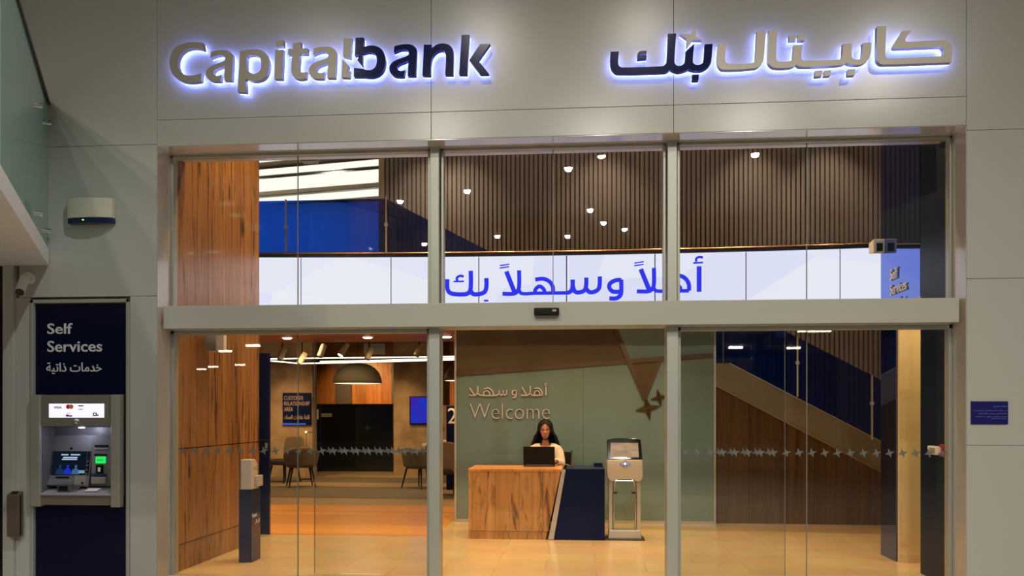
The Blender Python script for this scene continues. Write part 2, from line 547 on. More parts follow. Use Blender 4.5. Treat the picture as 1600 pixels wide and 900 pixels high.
carpet_band(13.2, 15.2, 0.4, 'taupe carpet band under the nearer armchairs')
carpet_band(16.2, 17.4, 0.4, 'taupe carpet band under the high backed chair')

# fascia and flanking walls: panels with open joints in front of a dark backing
def panels(rects, y0=YF, y1=YF + 0.05, g=0.0014):
    mb = MB()
    for x0, x1, z0, z1 in rects:
        mb.box(x0 + g, y0, z0 + g, x1 - g, y1, z1 - g)
    return mb
JX = [XL, -1.19, 0.745, XR]
fr = []
for i in range(3):
    fr.append((JX[i], JX[i + 1], 3.82, 5.3))
    fr.append((JX[i], JX[i + 1], 3.60, 3.82))
struct('wall_front', panels(fr).box(XL, YF + 0.05, 3.6, XR, GY + 0.2, 5.3), paint, 'light grey fascia panels carrying the illuminated bank name', 'wall', bevel=0.002)
struct('trim_1', MB().box(XL, YF + 0.004, 3.597, XR, GY + 0.1, 3.6), reveal_m, 'glossy soffit under the fascia over the windows', 'trim')
PL, PR, PT = -4.596, -3.727, 2.34       # machine panel outline
lw_ = [(PR + 0.0, XL, 0, 2.36), (-4.70, XL, 2.36, 3.62), (-4.70, XL, 3.62, 5.3), (-4.73, PL, 0, 2.36)]
struct('wall_left_front', panels(lw_).box(-4.70, YF + 0.05, 2.36, XL, GY + 0.1, 5.3).box(PR, YF + 0.05, 0, XL, GY + 0.1, 2.36).box(-4.70, YF + 0.05, 0, PL, GY + 0.1, 2.36), paint, 'grey wall panels left of the shop window round the cash machine', 'wall', bevel=0.002)
struct('trim_2', MB().box(XL, YF + 0.004, 0, XL + 0.003, GY + 0.05, 3.6), reveal_m, 'glossy left reveal of the shop window', 'trim')
struct('trim_3', MB().box(XR - 0.003, YF + 0.004, 0, XR, GY + 0.05, 3.6), reveal_m, 'glossy right reveal of the shop window', 'trim')
rw_ = [(XR, 4.9, 1.14, 2.42), (XR, 4.9, 0, 1.14), (XR, 4.9, 2.42, 3.56), (XR, 4.9, 3.56, 5.3)]
struct('wall_right_front', panels(rw_).box(XR, YF + 0.05, 0, 4.9, GY + 0.1, 5.3), paint, 'grey wall panels right of the shop window', 'wall', bevel=0.002)
# far left: jamb pilaster and the neighbouring glazed door
struct('trim_4', MB().box(-4.825, YF - 0.03, 0, -4.73, YF + 0.2, 2.66), paint, 'grey pilaster left of the cash machine panel', 'trim', bevel=0.003)
struct('wall_left_shop', MB().box(-7.0, YF + 0.2, 0, -4.70, YF + 0.3, 5.3), mottled('brown_board', srgb(92, 78, 62), srgb(70, 60, 50), 3, 0.4), 'dark brown shop front beyond the left pilaster', 'wall')
nd = struct('door_1', MB().box(-6.0, YF - 0.02, 0.0, -4.835, YF + 0.01, 2.62), glass('smoked_glass', (0.35, 0.36, 0.33), 0.05), 'smoked glass door at the far left edge', 'door')
ring = MB()
ring.loft([[Vector((-4.915 + rr * math.cos(t), YF - 0.021 - dy, 2.01 + rr * math.sin(t))) for t in [2 * PI * k / 28 for k in range(28)]] for rr, dy in ((0.058, 0.0), (0.058, 0.002), (0.047, 0.002), (0.047, 0.0))], True, False)
solo('warning_sticker', ring, mat('sticker_red', srgb(170, 30, 28), 0.5), 'red ring sticker on the smoked glass door', 'sticker')

# window frames
seal = mat('joint_seal', srgb(120, 118, 112), 0.4)
def frame(mb, x0, x1, z0, z1, t=0.028, y0=GY - 0.02, y1=GY + 0.06, sides='LRTB'):
    if 'L' in sides: mb.box(x0, y0, z0, x0 + t, y1, z1)
    if 'R' in sides: mb.box(x1 - t, y0, z0, x1, y1, z1)
    if 'T' in sides: mb.box(x0, y0, z1 - t, x1, y1, z1)
    if 'B' in sides: mb.box(x0, y0, z0, x1, y1, z0 + t)
    return mb
M1, M2 = (-1.238, -1.148), (0.708, 0.800)
ZT0, ZT1 = 2.09, 2.28
OP = [(XL + 0.003, M1[0]), (M1[1], M2[0]), (M2[1], XR - 0.003)]
struct('trim_5', MB().box(XL + 0.04, YF + 0.03, ZT0, XR - 0.04, GY + 0.1, ZT1), paint, 'grey transom beam between upper and lower windows', 'trim', bevel=0.004)
for i, (a, b) in enumerate((M1, M2)):
    struct('trim_%d' % (6 + i), MB().box(a, GY - 0.10, 0, b, GY + 0.08, ZT0).box(a + 0.008, GY - 0.08, ZT1, b - 0.008, GY + 0.08, 3.6), alu,
           ('left' if i == 0 else 'right') + ' grey mullion post beside the open doorway', 'mullion', bevel=0.004)
def star_pts(cx, cz, r, rot=R(17), q=0.36):
    return [Vector((cx + (r if k % 2 == 0 else r * q) * math.cos(rot + k * PI / 4), cz + (r if k % 2 == 0 else r * q) * math.sin(rot + k * PI / 4))) for k in range(8)]
def star_row(x0, x1, z, y, pitch=0.1015, r=0.040):
    mb = MB()
    x = x0
    while x < x1:
        mb.prism([tuple(p) for p in star_pts(x, z, r)], 'Y', y - 0.0015, y)
        x += pitch
    return mb
wn = ['upper left window with a view of the blue glass balustrade', 'upper middle window above the doorway', 'upper right window beside the navy wall']
splits = [(-2.385,), (-0.215,), (1.84,)]
for i, (a, b) in enumerate(OP):
    t = 0.022
    w = struct('window_%d' % (i + 1), frame(MB(), a, b, ZT1, 3.597, t), alu, wn[i], 'window', bevel=0.003)
    xs = [a + t] + list(splits[i]) + [b - t]
    for k in range(len(xs) - 1):
        part('glass_pane', MB().box(xs[k] + 0.003, GY + 0.01, ZT1 + t, xs[k + 1] - 0.003, GY + 0.022, 3.597 - t), clear, w)
    part('joint_seal', MB().box(xs[1] - 0.003, GY + 0.009, ZT1 + t, xs[1] + 0.003, GY + 0.023, 3.597 - t), seal, w)
wn2 = {0: 'lower left fixed window with a row of grey star decals', 2: 'lower right fixed window with a row of grey star decals'}
for i in (0, 2):
    a, b = OP[i]
    t = 0.03
    w = struct('window_%d' % (4 + i // 2), frame(MB(), a, b, 0, ZT0, t, sides='LRT'), alu, wn2[i], 'window', bevel=0.003)
    xs = [a + t, (-2.385, 0, 1.84)[i], b - t]
    for k in range(2):
        part('glass_pane', MB().box(xs[k] + 0.003, GY + 0.01, 0.002, xs[k + 1] - 0.003, GY + 0.022, ZT0 - t), clear, w)
    part('joint_seal', MB().box(xs[1] - 0.003, GY + 0.009, 0.002, xs[1] + 0.003, GY + 0.023, ZT0 - t), seal, w)
    part('star_decals', star_row(a + 0.10 if i == 0 else a + 0.065, b - 0.04, 1.066, GY + 0.009), decal, w)
# sliding leaves parked behind the fixed panes
for i, (a, b, lab) in enumerate(((-2.27, -1.16, 'left sliding glass door leaf parked open behind the fixed pane'), (0.72, 1.69, 'right sliding glass door leaf parked open behind the fixed pane'))):
    d = struct('door_%d' % (2 + i), frame(MB(), a, b, 0.01, ZT0 + 0.02, 0.028, GY + 0.10, GY + 0.13, 'T'), alu, lab, 'door')
    part('glass_pane', MB().box(a, GY + 0.109, 0.008, b, GY + 0.121, ZT0), clear, d)
    part('edge_profile', MB().box(b - 0.022 if i == 0 else a, GY + 0.10, 0.01, b if i == 0 else a + 0.022, GY + 0.13, ZT0), alu, d)
    part('joint_seal', MB().box(a - 0.003 if i == 0 else b, GY + 0.108, 0.008, a if i == 0 else b + 0.003, GY + 0.122, ZT0), seal, d)
    part('star_decals', star_row(a + 0.13, b - 0.06, 1.066, GY + 0.108), decal, d)

# left wood wall, navy leaf, ceilings, back walls
wl_ = MB().box(-3.60, GY + 0.06, 0.245, -3.47, 8.81, 1.068).box(-3.60, GY + 0.06, 1.080, -3.47, 8.81, 6.0).box(-3.60, GY + 0.06, 0, -3.482, 8.80, 0.233)
wl_.box(-3.60, GY + 0.06, 0.233, -3.485, 8.80, 0.245).box(-3.60, GY + 0.06, 1.068, -3.485, 8.80, 1.080)
struct('wall_left', wl_, oak, 'knotty oak clad wall on the left of the lobby', 'wall', bevel=0.003)
white_ceiling = mat('ceiling_paint', (0.62, 0.58, 0.52), 0.7)
struct('ceiling_lobby', MB().box(-3.56, GY + 0.1, 6.0, 5.6, 12.3, 6.1), white_ceiling, 'white ceiling high above the lobby', 'ceiling')
soffit_wood = wood('oak_soffit', srgb(190, 120, 62), srgb(150, 88, 40), srgb(80, 44, 20), 0.5, 0.3, crack=0.25)
struct('ceiling_soffit', MB().box(-12, 10.56, 2.55, -1.58, 13.4, 3.25), soffit_wood, 'oak soffit over the way into the customer area', 'ceiling')
struct('ceiling_bridge', MB().box(-3.6, 9.62, 2.55, 3.6, 10.55, 3.1), white_ceiling, 'bridge slab behind the long screen band', 'ceiling')
dark_ceiling = mat('ceiling_dark', srgb(104, 92, 80), 0.8)
struct('ceiling_customer', MB().box(-12, 13.4, 2.98, -1.0, 24, 3.25), dark_ceiling, 'dark ceiling of the customer area', 'ceiling')
glass_green = mat('back_painted_glass', srgb(110, 130, 128), 0.09, 0, 0.6)
w = struct('wall_center', MB().box(-1.56, 10.54, 0.0, 0.052, 10.60, 2.55).box(0.055, 10.54, 0.0, 1.675, 10.60, 2.55), glass_green, 'sage green glass wall behind the reception desk', 'wall')
part('edge_trim', MB().box(-1.585, 10.525, 0, -1.56, 10.62, 2.55).box(1.675, 10.53, 0, 1.70, 10.62, 2.55), silver, w)
struct('baseboard_center', MB().box(-1.56, 10.525, 0.0, 1.70, 10.54, 0.035), silver, 'slim metal skirting under the green glass wall', 'baseboard')
struct('wall_customer_right', MB().box(-1.56, 10.60, 0, -1.3, 24, 2.98), mottled('concrete_wall_b', srgb(120, 104, 86), srgb(88, 76, 64), 3, 0.7), 'side wall of the customer area behind the green glass', 'wall')
slat_m = mat('slat_brown', srgb(158, 150, 150), 0.45)
slat_b = mat('slat_backing', srgb(96, 92, 94), 0.7)
sw = struct('wall_back', MB().box(-2.86, 12.12, 2.6, 5.6, 12.25, 6.0).box(-1.3, 12.12, 0, 5.6, 12.25, 2.6), slat_b, 'back wall of the double height lobby clad in brown slats', 'wall')
mb = MB()
x = -2.84
while x < 5.5:
    mb.box(x, 12.085, 0.0 if x > -1.25 else 3.26, x + 0.044, 12.12, 6.0)
    x += 0.0665
part('slats', mb, slat_m, sw)
struct('trim_8', MB().box(-2.94, 12.05, 3.3, -2.86, 12.3, 6.0), mat('cream_trim', srgb(210, 200, 176), 0.5), 'cream post at the left end of the slatted wall', 'trim')
struct('wall_lobby_right', MB().box(5.6, 8.4, 0, 5.7, 12.3, 6.0), white_ceiling, 'far right wall of the lobby behind the stairs', 'wall')
# upper room behind the balustrade
struct('floor_mezzanine', MB().box(-12, 10.56, 3.25, -2.456, 17.2, 3.38), carpet2, 'mezzanine floor behind the blue balustrade', 'floor')
up_wall = mat('upper_wall', (0.62, 0.60, 0.55), 0.7)
struct('wall_mezzanine', MB().box(-12, 17.2, 3.38, -1.0, 17.3, 6.2), up_wall, 'white back wall of the mezzanine room', 'wall')
struct('ceiling_mezzanine', MB().box(-12, 12.3, 5.86, -1.0, 17.2, 5.95).box(-12, 10.0, 5.86, -2.9, 12.3, 5.95), mat('ceiling_grey', srgb(150, 138, 118), 0.7), 'grey ceiling of the mezzanine room between light strips', 'ceiling')
sA = R(-11)
rot = Matrix.Rotation(sA, 4, 'Z')
strip_e = emis('light_strip', (1.0, 0.95, 0.84), 1.25)
for k, (off, wd) in enumerate(((14.0, 0.30), (14.72, 0.36), (15.5, 0.80), (16.6, 0.5))):
    mb = MB().box(-3.4, -wd / 2, -0.03, 3.4, wd / 2, 0.0)
    m4 = Matrix.Translation((-4.7, off, 5.855)) @ rot
    t = thing('ceiling_light', ('first', 'second', 'third', 'fourth')[k] + ' long white light strip from the front in the mezzanine ceiling', 'light', m4 @ Vector((0, 0, 0)), 'mezzanine light strips')
    part('diffuser', MB().take(mb, m4), strip_e, t)
    part('housing', MB().take(MB().box(-3.42, -wd / 2 - 0.02, -0.035, 3.42, -wd / 2, 0.0).box(-3.42, wd / 2, -0.035, 3.42, wd / 2 + 0.02, 0.0), m4), grey_pl, t)
# right navy wall with doorway into the self service room
nav = MB().box(2.95, 8.03, 0, 3.12, 8.42, 2.4).box(2.95, 7.478, 2.4, 3.12, 8.42, 6.0)
struct('wall_right', nav, navy_mirror, 'glossy navy wall right of the lobby with the self service doorway', 'wall')
struct('wall_right_near', MB().box(2.95, GY + 0.06, 0, 3.12, 7.47, 6.0), mat('navy_dark', (0.004, 0.009, 0.03), 0.3, 0, 0.08), 'dark navy wall panel just inside the right window', 'wall')
cream = mat('cream_paint', srgb(222, 190, 130), 0.6)
struct('wall_self_service', MB().box(2.965, 7.99, 0, 5.5, 8.028, 3.0), cream, 'cream wall of the self service room', 'wall')
struct('baseboard_self_service', MB().box(2.965, 7.975, 0, 5.5, 7.99, 0.08), cream, 'cream skirting in the self service room', 'baseboard')
struct('ceiling_self_service', MB().box(3.12, 6.95, 2.9, 5.5, 8.2, 3.0), white_ceiling, 'ceiling of the self service room', 'ceiling')
lamp('self_service_lamp', 'SPOT', (3.7, 7.35, 2.85), 75, (1, 0.78, 0.45), 0.08, 150, 0.8, (3.3, 7.9, 0.6))
# customer area walls
conc = mottled('concrete', srgb(172, 146, 114), srgb(126, 104, 82), 2.2, 0.7, (1, 1, 1), 9)
struct('wall_concrete', MB().box(-12, 17.5, 0, -5.715, 17.8, 2.98), conc, 'mottled concrete wall carrying the customer relationship sign', 'wall')
struct('wall_column', MB().box(-4.10, 18.2, 0, -3.0, 19.2, 2.98), conc, 'mottled concrete column carrying the blue television', 'column')
struct('wall_far', MB().box(-12, 23, 0, -1.0, 23.2, 2.98), oak_back, 'far oak wall of the customer area', 'wall')
struct('wall_customer_left', MB().box(-12.1, 8.6, 0, -12, 24, 2.98), conc, 'left wall of the customer area', 'wall')
for k, x in enumerate((-6.6, -5.0, -3.2, -1.9)):
    struct('trim_%d' % (9 + k), MB().box(x - 0.22, 22.9, 0, x + 0.22, 23.0, 2.98), mat('grey_panel', srgb(84, 76, 70), 0.6), 'grey upright panel on the far oak wall, number %s from the left' % ('one', 'two', 'three', 'four')[k], 'panel')
# mall around the camera
mall_wall = mat('mall_wall', srgb(150, 140, 124), 0.6)
struct('ceiling_mall', MB().box(-14, -26, 8.6, 12, YF, 8.8), mat('mall_ceiling', srgb(120, 112, 100), 0.7), 'ceiling of the mall', 'ceiling')
struct('wall_mall_back', MB().box(-14, -26.2, 0, 12, -26, 8.6), mat('mall_dark', srgb(56, 46, 38), 0.5), 'dark shop fronts across the mall', 'wall')
# ------------------------------------------------------------------ balcony at the upper left
zb, zt, zr = 2.626, 2.765, 3.969
A = Vector((-4.43, 6.64)); B = Vector((-3.02, 4.05))
dirn = (B - A).normalized(); nrm = Vector((-dirn.y, dirn.x))
if nrm.x > 0: nrm = -nrm
B2 = A + dirn * 4.2
bal = struct('balcony', MB().prism([tuple(A), tuple(B2), (B2.x - 4, B2.y), (-8, 6.64)], 'Z', zb, zt), mat('balcony_white', srgb(226, 222, 216), 0.4), 'white balcony with green glass railing at the upper left', 'balcony', bevel=0.004)
gg = glass('green_railing_glass', (0.50, 0.70, 0.60), 0.05, 0.68, srgb(186, 220, 204))
I = nrm * 0.03
def slab_line(p, q, z0, z1, th):
    a = [Vector((p.x, p.y)), Vector((q.x, q.y)), Vector((q.x, q.y)) + nrm * th, Vector((p.x, p.y)) + nrm * th]
    return MB().prism([tuple(v) for v in a], 'Z', z0, z1)
J = A + dirn * 2.6
part('railing_glass', slab_line(A + I * 0.2, J - dirn * 0.004, zt - 0.02, zr, 0.014), gg, bal)
part('railing_glass', slab_line(J + dirn * 0.004 + I * 0.2, B2, zt - 0.02, zr, 0.014), gg, bal)
part('handrail', slab_line(A - nrm * 0.012, B2 - nrm * 0.012, zr, zr + 0.035, 0.05), mat('rail_dark', srgb(52, 44, 40), 0.4, 0.4), bal, bevel=0.006)
for s_, z in ((0.06, 3.80), (0.06, 2.90), (0.72, 3.72), (0.72, 2.90)):
    p = A + dirn * s_ - nrm * 0.006
    q = p - nrm * 0.02
    part('glass_fixing', MB().tube([(p.x + nrm.x * 0.03, p.y + nrm.y * 0.03, z), (q.x, q.y, z)], 0.022, 14), bright_steel, bal)
struct('wall_balcony_shop', MB().box(-7.5, 6.50, 3.75, -4.80, 6.62, 5.3), mat('dark_green_shop', srgb(40, 62, 50), 0.3), 'dark shop opening at the back of the balcony', 'wall')

# ------------------------------------------------------------------ illuminated names on the fascia
LY = YF - 0.095
def px(ox, oy, sc, pts):
    """photo outline (zoomed pixels) -> facade plane metres"""
    out = []
    for p in pts:
        q = U(ox + p[0] / sc, oy + p[1] / sc, 'Y', LY)
        out.append((q.x, q.z) + tuple(p[2:]))
    return out
halo_e = emis('halo_led', (0.22, 0.28, 1.0), 13.0)
def inset(loops, d):
    res = []
    for lp in loops:
        n = len(lp); o = []
        area = sum(lp[i - 1].x * lp[i].y - lp[i].x * lp[i - 1].y for i in range(n))
        sg = 1 if area > 0 else -1
        for i in range(n):
            t = (lp[(i + 1) % n] - lp[i - 1])
            t = t.normalized() if t.length > 1e-9 else Vector((1, 0))
            o.append(lp[i] + Vector((-t.y, t.x)) * d * sg)
        res.append(o)
    return res
def letter(root, loops, m):
    mb = filled(loops, 0.05)
    for p in mb.v: p.y += LY + 0.025
    o = part('letter', mb, m, root, bevel=0.0015, segs=1)
    hb = filled([loops[0]] if len(loops) == 1 else loops, 0.006)
    for p in hb.v: p.y += LY + 0.060
    part('halo_light', hb, halo_e, o)
    return o
Z1 = (256, 50, 9.0); Z2 = (416, 45, 9.0); Z3 = (530, 45, 9.0); Z4 = (620, 40, 9.0)
a_pts = [(660, 280, 1), (650, 365, 1), (720, 335), (800, 322), (850, 345), (860, 380), (845, 405), (760, 440), (680, 470), (620, 510), (590, 570), (605, 640), (650, 680), (710, 692), (795, 690, 1), (810, 600, 1), (770, 615), (730, 612), (700, 580), (705, 545), (745, 515), (800, 495), (855, 470, 1), (845, 680, 1), (955, 680, 1), (970, 330), (950, 295), (900, 262), (830, 252), (740, 260)]
def amap(x0, x1, y0, y1):
    return [(x0 + (p[0] - 590) / 380 * (x1 - x0), y0 + (p[1] - 252) / 440 * (y1 - y0)) + tuple(p[2:]) for p in a_pts]
sL = thing('illuminated_sign', 'backlit silver and navy Latin bank name on the left of the fascia', 'sign', (-2.1, LY, 4.2), None)
S = smooth_loop
def L(zf, pts, m, root, holes=()):
    loops = [S(px(*zf, pts))] + [S(px(*zf, h)) for h in holes]
    return letter(root, loops, m)
L(Z1, [(548, 150, 1), (566, 256, 1), (480, 230), (400, 226), (300, 255), (225, 325), (195, 430), (215, 520), (270, 590), (350, 610), (430, 605), (530, 578, 1), (522, 690, 1), (440, 705), (340, 710), (220, 680), (120, 590), (80, 470), (85, 360), (130, 250), (220, 180), (330, 148), (440, 140)], steel, sL)
L(Z1, a_pts, steel, sL)
L(Z1, [(1070, 270, 1), (1035, 840, 1), (1160, 850, 1), (1150, 658, 1), (1220, 685), (1300, 690), (1395, 660), (1460, 580), (1482, 440), (1455, 330), (1390, 265), (1290, 240), (1190, 245)], steel, sL,
  [[(1166, 345, 1), (1190, 328), (1270, 322), (1340, 350), (1368, 420), (1360, 520), (1320, 570), (1260, 588), (1200, 560), (1168, 510)]])
L(Z2, [(135, 165, 1), (245, 155, 1), (245, 245, 1), (135, 250, 1)], steel, sL)
L(Z2, [(125, 295, 1), (240, 292, 1), (225, 705, 1), (112, 705, 1)], steel, sL)
L(Z2, [(375, 205, 1), (487, 182, 1), (487, 273, 1), (585, 272, 1), (583, 352, 1), (475, 355, 1), (463, 540), (475, 592), (510, 615), (577, 605, 1), (560, 695, 1), (480, 708), (400, 690), (355, 620), (350, 540), (365, 358, 1), (305, 360, 1), (306, 283, 1), (372, 280, 1)], steel, sL)
L(Z2, amap(597, 985, 248, 702), steel, sL)
L(Z2, [(1085, 130, 1), (1205, 132, 1), (1184, 412, 1), (1080, 390, 1)], steel, sL)
L(Z2, [(1072, 422, 1), (1162, 520, 1), (1130, 625, 1), (1182, 588, 1), (1172, 685, 1), (1058, 683, 1)], steel, sL)
L(Z3, [(230, 125, 1), (345, 122, 1), (338, 258, 1), (420, 236), (510, 240), (600, 292), (645, 400), (640, 530), (590, 620), (500, 672), (400, 678), (330, 672, 1), (205, 672, 1), (207, 548, 1), (335, 563, 1), (400, 580), (470, 568), (515, 520), (528, 440), (510, 365), (455, 332), (390, 330), (328, 345, 1), (324, 480, 1), (339, 551, 1), (255, 440, 1), (290, 325, 1), (220, 380, 1)], navy_letter, sL)
L(Z3, amap(705, 1090, 215, 672), navy_letter, sL)
L(Z4, [(380, 268, 1), (490, 268, 1), (488, 320, 1), (560, 268), (650, 250), (740, 275), (790, 340), (798, 430), (792, 690, 1), (680, 690, 1), (690, 450), (680, 385), (640, 348), (570, 362), (505, 430), (480, 530), (475, 700, 1), (360, 697, 1)], navy_letter, sL)
L(Z4, [(910, 130, 1), (1022, 128, 1), (990, 685, 1), (875, 685, 1)], navy_letter, sL)
L(Z4, [(1170, 260, 1), (1312, 255, 1), (1145, 490, 1), (1298, 678, 1), (1170, 680, 1), (1018, 488, 1)], navy_letter, sL)
sR = thing('illuminated_sign', 'backlit navy and silver Arabic bank name with a star on the right of the fascia', 'sign', (1.6, LY, 4.2), None)
Z5 = (940, 30, 1555 / 190); Z6 = (1110, 30, 8.0)
L(Z5, [(115, 415, 1), (220, 412, 1), (212, 555), (225, 598), (265, 616), (770, 600), (810, 582), (830, 540), (848, 185, 1), (955, 182, 1), (932, 540), (948, 580), (990, 597), (1040, 580), (1062, 540), (1075, 412, 1), (1185, 315, 1), (1168, 530), (1182, 570), (1225, 585), (1280, 570), (1302, 530), (1318, 320, 1), (1420, 315, 1), (1402, 540), (1370, 605), (1290, 652), (1200, 660), (1110, 637, 1), (1060, 660), (980, 675), (920, 662), (878, 640, 1), (850, 662), (800, 678), (205, 690), (150, 665), (115, 610), (107, 540)], navy_letter, sR)
L(Z5, [(578, 402, 1), (575, 440, 1), (515, 444), (497, 455), (494, 474, 1), (578, 468, 1), (574, 498, 1), (455, 510, 1), (460, 440), (490, 410)], navy_letter, sR)
L(Z5, [(1158, 710, 1), (1245, 705, 1), (1240, 780, 1), (1155, 785, 1)], navy_letter, sR)
L(Z5, [(1200, 95, 1), (1207, 212, 1), (1285, 266, 1), (1160, 264, 1), (1085, 370, 1), (1088, 246, 1), (1000, 185, 1), (1135, 188, 1)], steel, sR)
L(Z6, [(95, 305, 1), (200, 300, 1), (185, 500), (200, 540), (240, 555), (510, 550), (548, 530), (562, 495), (580, 145, 1), (690, 143, 1), (665, 500), (630, 570), (560, 610), (155, 630), (105, 592), (82, 520)], steel, sR)
z7 = lambda pts: [(p[0] + 1520, p[1] - 40) + tuple(p[2:]) for p in pts]
L(Z6, [(728, 135, 1), (838, 130, 1), (822, 480), (835, 515), (870, 530), (985, 525), (1022, 500), (1032, 470), (1040, 325, 1), (1150, 322, 1), (1138, 480), (1155, 512), (1200, 516)]
  + z7([(85, 545), (118, 520), (130, 480), (137, 345, 1), (250, 340, 1), (245, 490), (265, 530), (310, 545), (360, 525), (378, 470), (381, 338, 1), (495, 330, 1), (483, 470), (450, 550), (380, 600), (300, 612), (220, 600), (180, 585, 1), (140, 605), (80, 615)])
  + [(1200, 597), (1110, 590), (1075, 568, 1), (1040, 590), (990, 605), (800, 605), (742, 570), (718, 520)], steel, sR)
for d in ([(985, 195), (1075, 192), (1070, 262), (985, 268)], [(1095, 192), (1185, 190), (1180, 265), (1092, 265)], [(1310, 648), (1400, 640), (1395, 710), (1308, 718)], [(1422, 645), (1508, 638), (1500, 705), (1420, 712)], [(1718, 628), (1810, 622), (1805, 698), (1715, 705)]):
    L(Z6, [p + (1,) for p in d], steel, sR)
L(Z6, z7([(562, 130, 1), (680, 125, 1), (668, 475), (682, 518), (725, 530), (1385, 502, 1), (1398, 430), (1375, 390), (1330, 385), (800, 405), (768, 398), (765, 370), (880, 185, 1), (990, 182, 1), (918, 290), (928, 316), (970, 320), (1380, 303), (1450, 318), (1495, 365), (1506, 430), (1495, 578, 1), (640, 606), (590, 588), (560, 540)]), steel, sR)

# ------------------------------------------------------------------ self service panel and cash machine
txt_white = mat('lettering_white', srgb(205, 205, 210), 0.5)
pn = thing('sign_panel', 'navy self service sign panel with white lettering over the cash machine', 'sign', ((PL + PR) / 2, YF, 1.55))
part('panel_board', MB().box(PL + 0.03, YF + 0.02, 1.545, PR - 0.03, YF + 0.05, PT - 0.035), navy_panel, pn)
struct('wall_machine', MB().box(PL + 0.03, YF + 0.021, 0.0, PR - 0.03, YF + 0.05, 0.70).box(PR - 0.058, YF + 0.021, 0.70, PR - 0.03, YF + 0.05, 1.545), navy_panel, 'navy cladding under and beside the cash machine', 'wall')
struct('trim_20', frame(MB(), PL, PR, 0.0, PT, 0.03, YF - 0.01, YF + 0.12, 'LRT'), alu, 'aluminium frame round the navy self service panel', 'trim', bevel=0.003)
def px_text(s, x0, x1, yt, yb, plane, name, m, parent, weight=0.0, thick=0.006):
    a = U(x0, yb, 'Y', plane); b = U(x1, yt, 'Y', plane)
    return part(name, fit(text_mb(s, thick, weight), a.x, b.x, a.z, b.z, plane), m, parent)
py = YF + 0.016
px_text('Self', 74, 113, 505, 522, py, 'lettering', txt_white, pn, 0.009)
px_text('Services', 74, 159.5, 532, 550, py, 'lettering', txt_white, pn, 0.009)
px_text(arabic('خدمات ذاتية'), 72.5, 159, 566, 584.5, py, 'lettering', txt_white, pn, 0.006)

ax0, ax1, az0, az1 = -4.567, -3.790, 0.606, 1.541
def AX(v): return ax0 + (v - 15) / 685 * (ax1 - ax0)
def AZ(v): return az1 - (v - 10) / 850 * (az1 - az0)
fY = YF - 0.03
atm = thing('cash_machine', 'grey cash machine with lit card strip set in the navy panel', 'cash machine', ((ax0 + ax1) / 2, fY, az0))
fascia_m = mat('machine_grey', srgb(150, 146, 136), 0.4, 0.2)
dark_in = mat('machine_inner', srgb(112, 112, 118), 0.4)
part('side_trim', MB().box(AX(15), fY - 0.02, az0, AX(90), YF + 0.02, az1), fascia_m, atm, bevel=0.006)
part('side_trim', MB().box(AX(632), fY - 0.02, az0, AX(700), YF + 0.02, az1), fascia_m, atm, bevel=0.006)
part('header', MB().box(AX(90), fY, AZ(250), AX(632), YF + 0.02, AZ(12)), mat('machine_header', srgb(120, 116, 106), 0.4, 0.2), atm, bevel=0.004)
lb = part('light_box', MB().box(AX(150), fY - 0.004, AZ(184), AX(575), fY + 0.01, AZ(78)), emis('lightbox_white', (0.86, 0.84, 1.0), 1.15), atm, bevel=0.003)
ly = fY - 0.006
lbx = lambda s, x0, x1, y0, y1, m: part('card_mark', fit(text_mb(s, 0.002, 0.02), AX(x0), AX(x1), AZ(y1), AZ(y0), ly), m, lb)
ink = mat('mark_ink', srgb(40, 40, 70), 0.6)
lbx('VISA', 190, 252, 98, 116, ink)
def disc(cx, cz, r, y, t=0.002, n=20):
    return MB().prism([(cx + r * math.cos(2 * PI * k / n), cz + r * math.sin(2 * PI * k / n)) for k in range(n)], 'Y', y - t, y)
part('card_mark', disc(AX(302), AZ(101), 0.019, ly), mat('mark_red', srgb(200, 50, 70), 0.6), lb)
part('card_mark', disc(AX(326), AZ(101), 0.019, ly - 0.001), mat('mark_orange', srgb(240, 150, 90), 0.6), lb)
part('card_mark', MB().box(AX(380), ly - 0.002, AZ(99), AX(418), ly, AZ(90)).box(AX(380), ly - 0.002, AZ(122), AX(416), ly, AZ(117)), ink, lb)
part('card_mark', MB().box(AX(285), ly - 0.002, AZ(176), AX(305), ly, AZ(160)), mat('mark_red', (0, 0, 0)), lb)
part('card_mark', MB().box(AX(306), ly - 0.002, AZ(176), AX(332), ly, AZ(166)).box(AX(290), ly - 0.002, AZ(151), AX(318), ly, AZ(147)), mat('mark_violet', srgb(80, 60, 150), 0.6), lb)
part('card_mark', frame(MB(), AX(492), AX(520), AZ(172), AZ(145), 0.008, ly - 0.002, ly).box(AX(522), ly - 0.002, AZ(170), AX(536), ly, AZ(160)), ink, lb)
cm = MB().lathe([(0.001, 0.026), (0.012, 0.024), (0.021, 0.014), (0.025, 0.0), (0.029, -0.004), (0.029, -0.012)], (0, 0, 0), 20)
for p in cm.v: p.x, p.y, p.z = p.x + AX(362), fY - p.z, AZ(215) + p.y
part('camera_dome', cm, mat('chrome', (0.6, 0.6, 0.6), 0.12, 1.0), atm, smooth=True)
part('recess', MB().box(AX(88), YF + 0.15, AZ(770), AX(634), YF + 0.155, AZ(245)).box(AX(88), fY + 0.005, AZ(770), AX(95), YF + 0.15, AZ(245)).box(AX(628), fY + 0.005, AZ(770), AX(634), YF + 0.15, AZ(245)).box(AX(88), fY + 0.01, AZ(256), AX(634), YF + 0.15, AZ(245)), mat('machine_dark', srgb(92, 92, 98), 0.4), atm)
part('recess_lamp', MB().box(AX(360), fY + 0.03, AZ(264), AX(396), fY + 0.06, AZ(256)), emis('recess_led', (0.9, 0.93, 1), 8), atm, bevel=0.003)
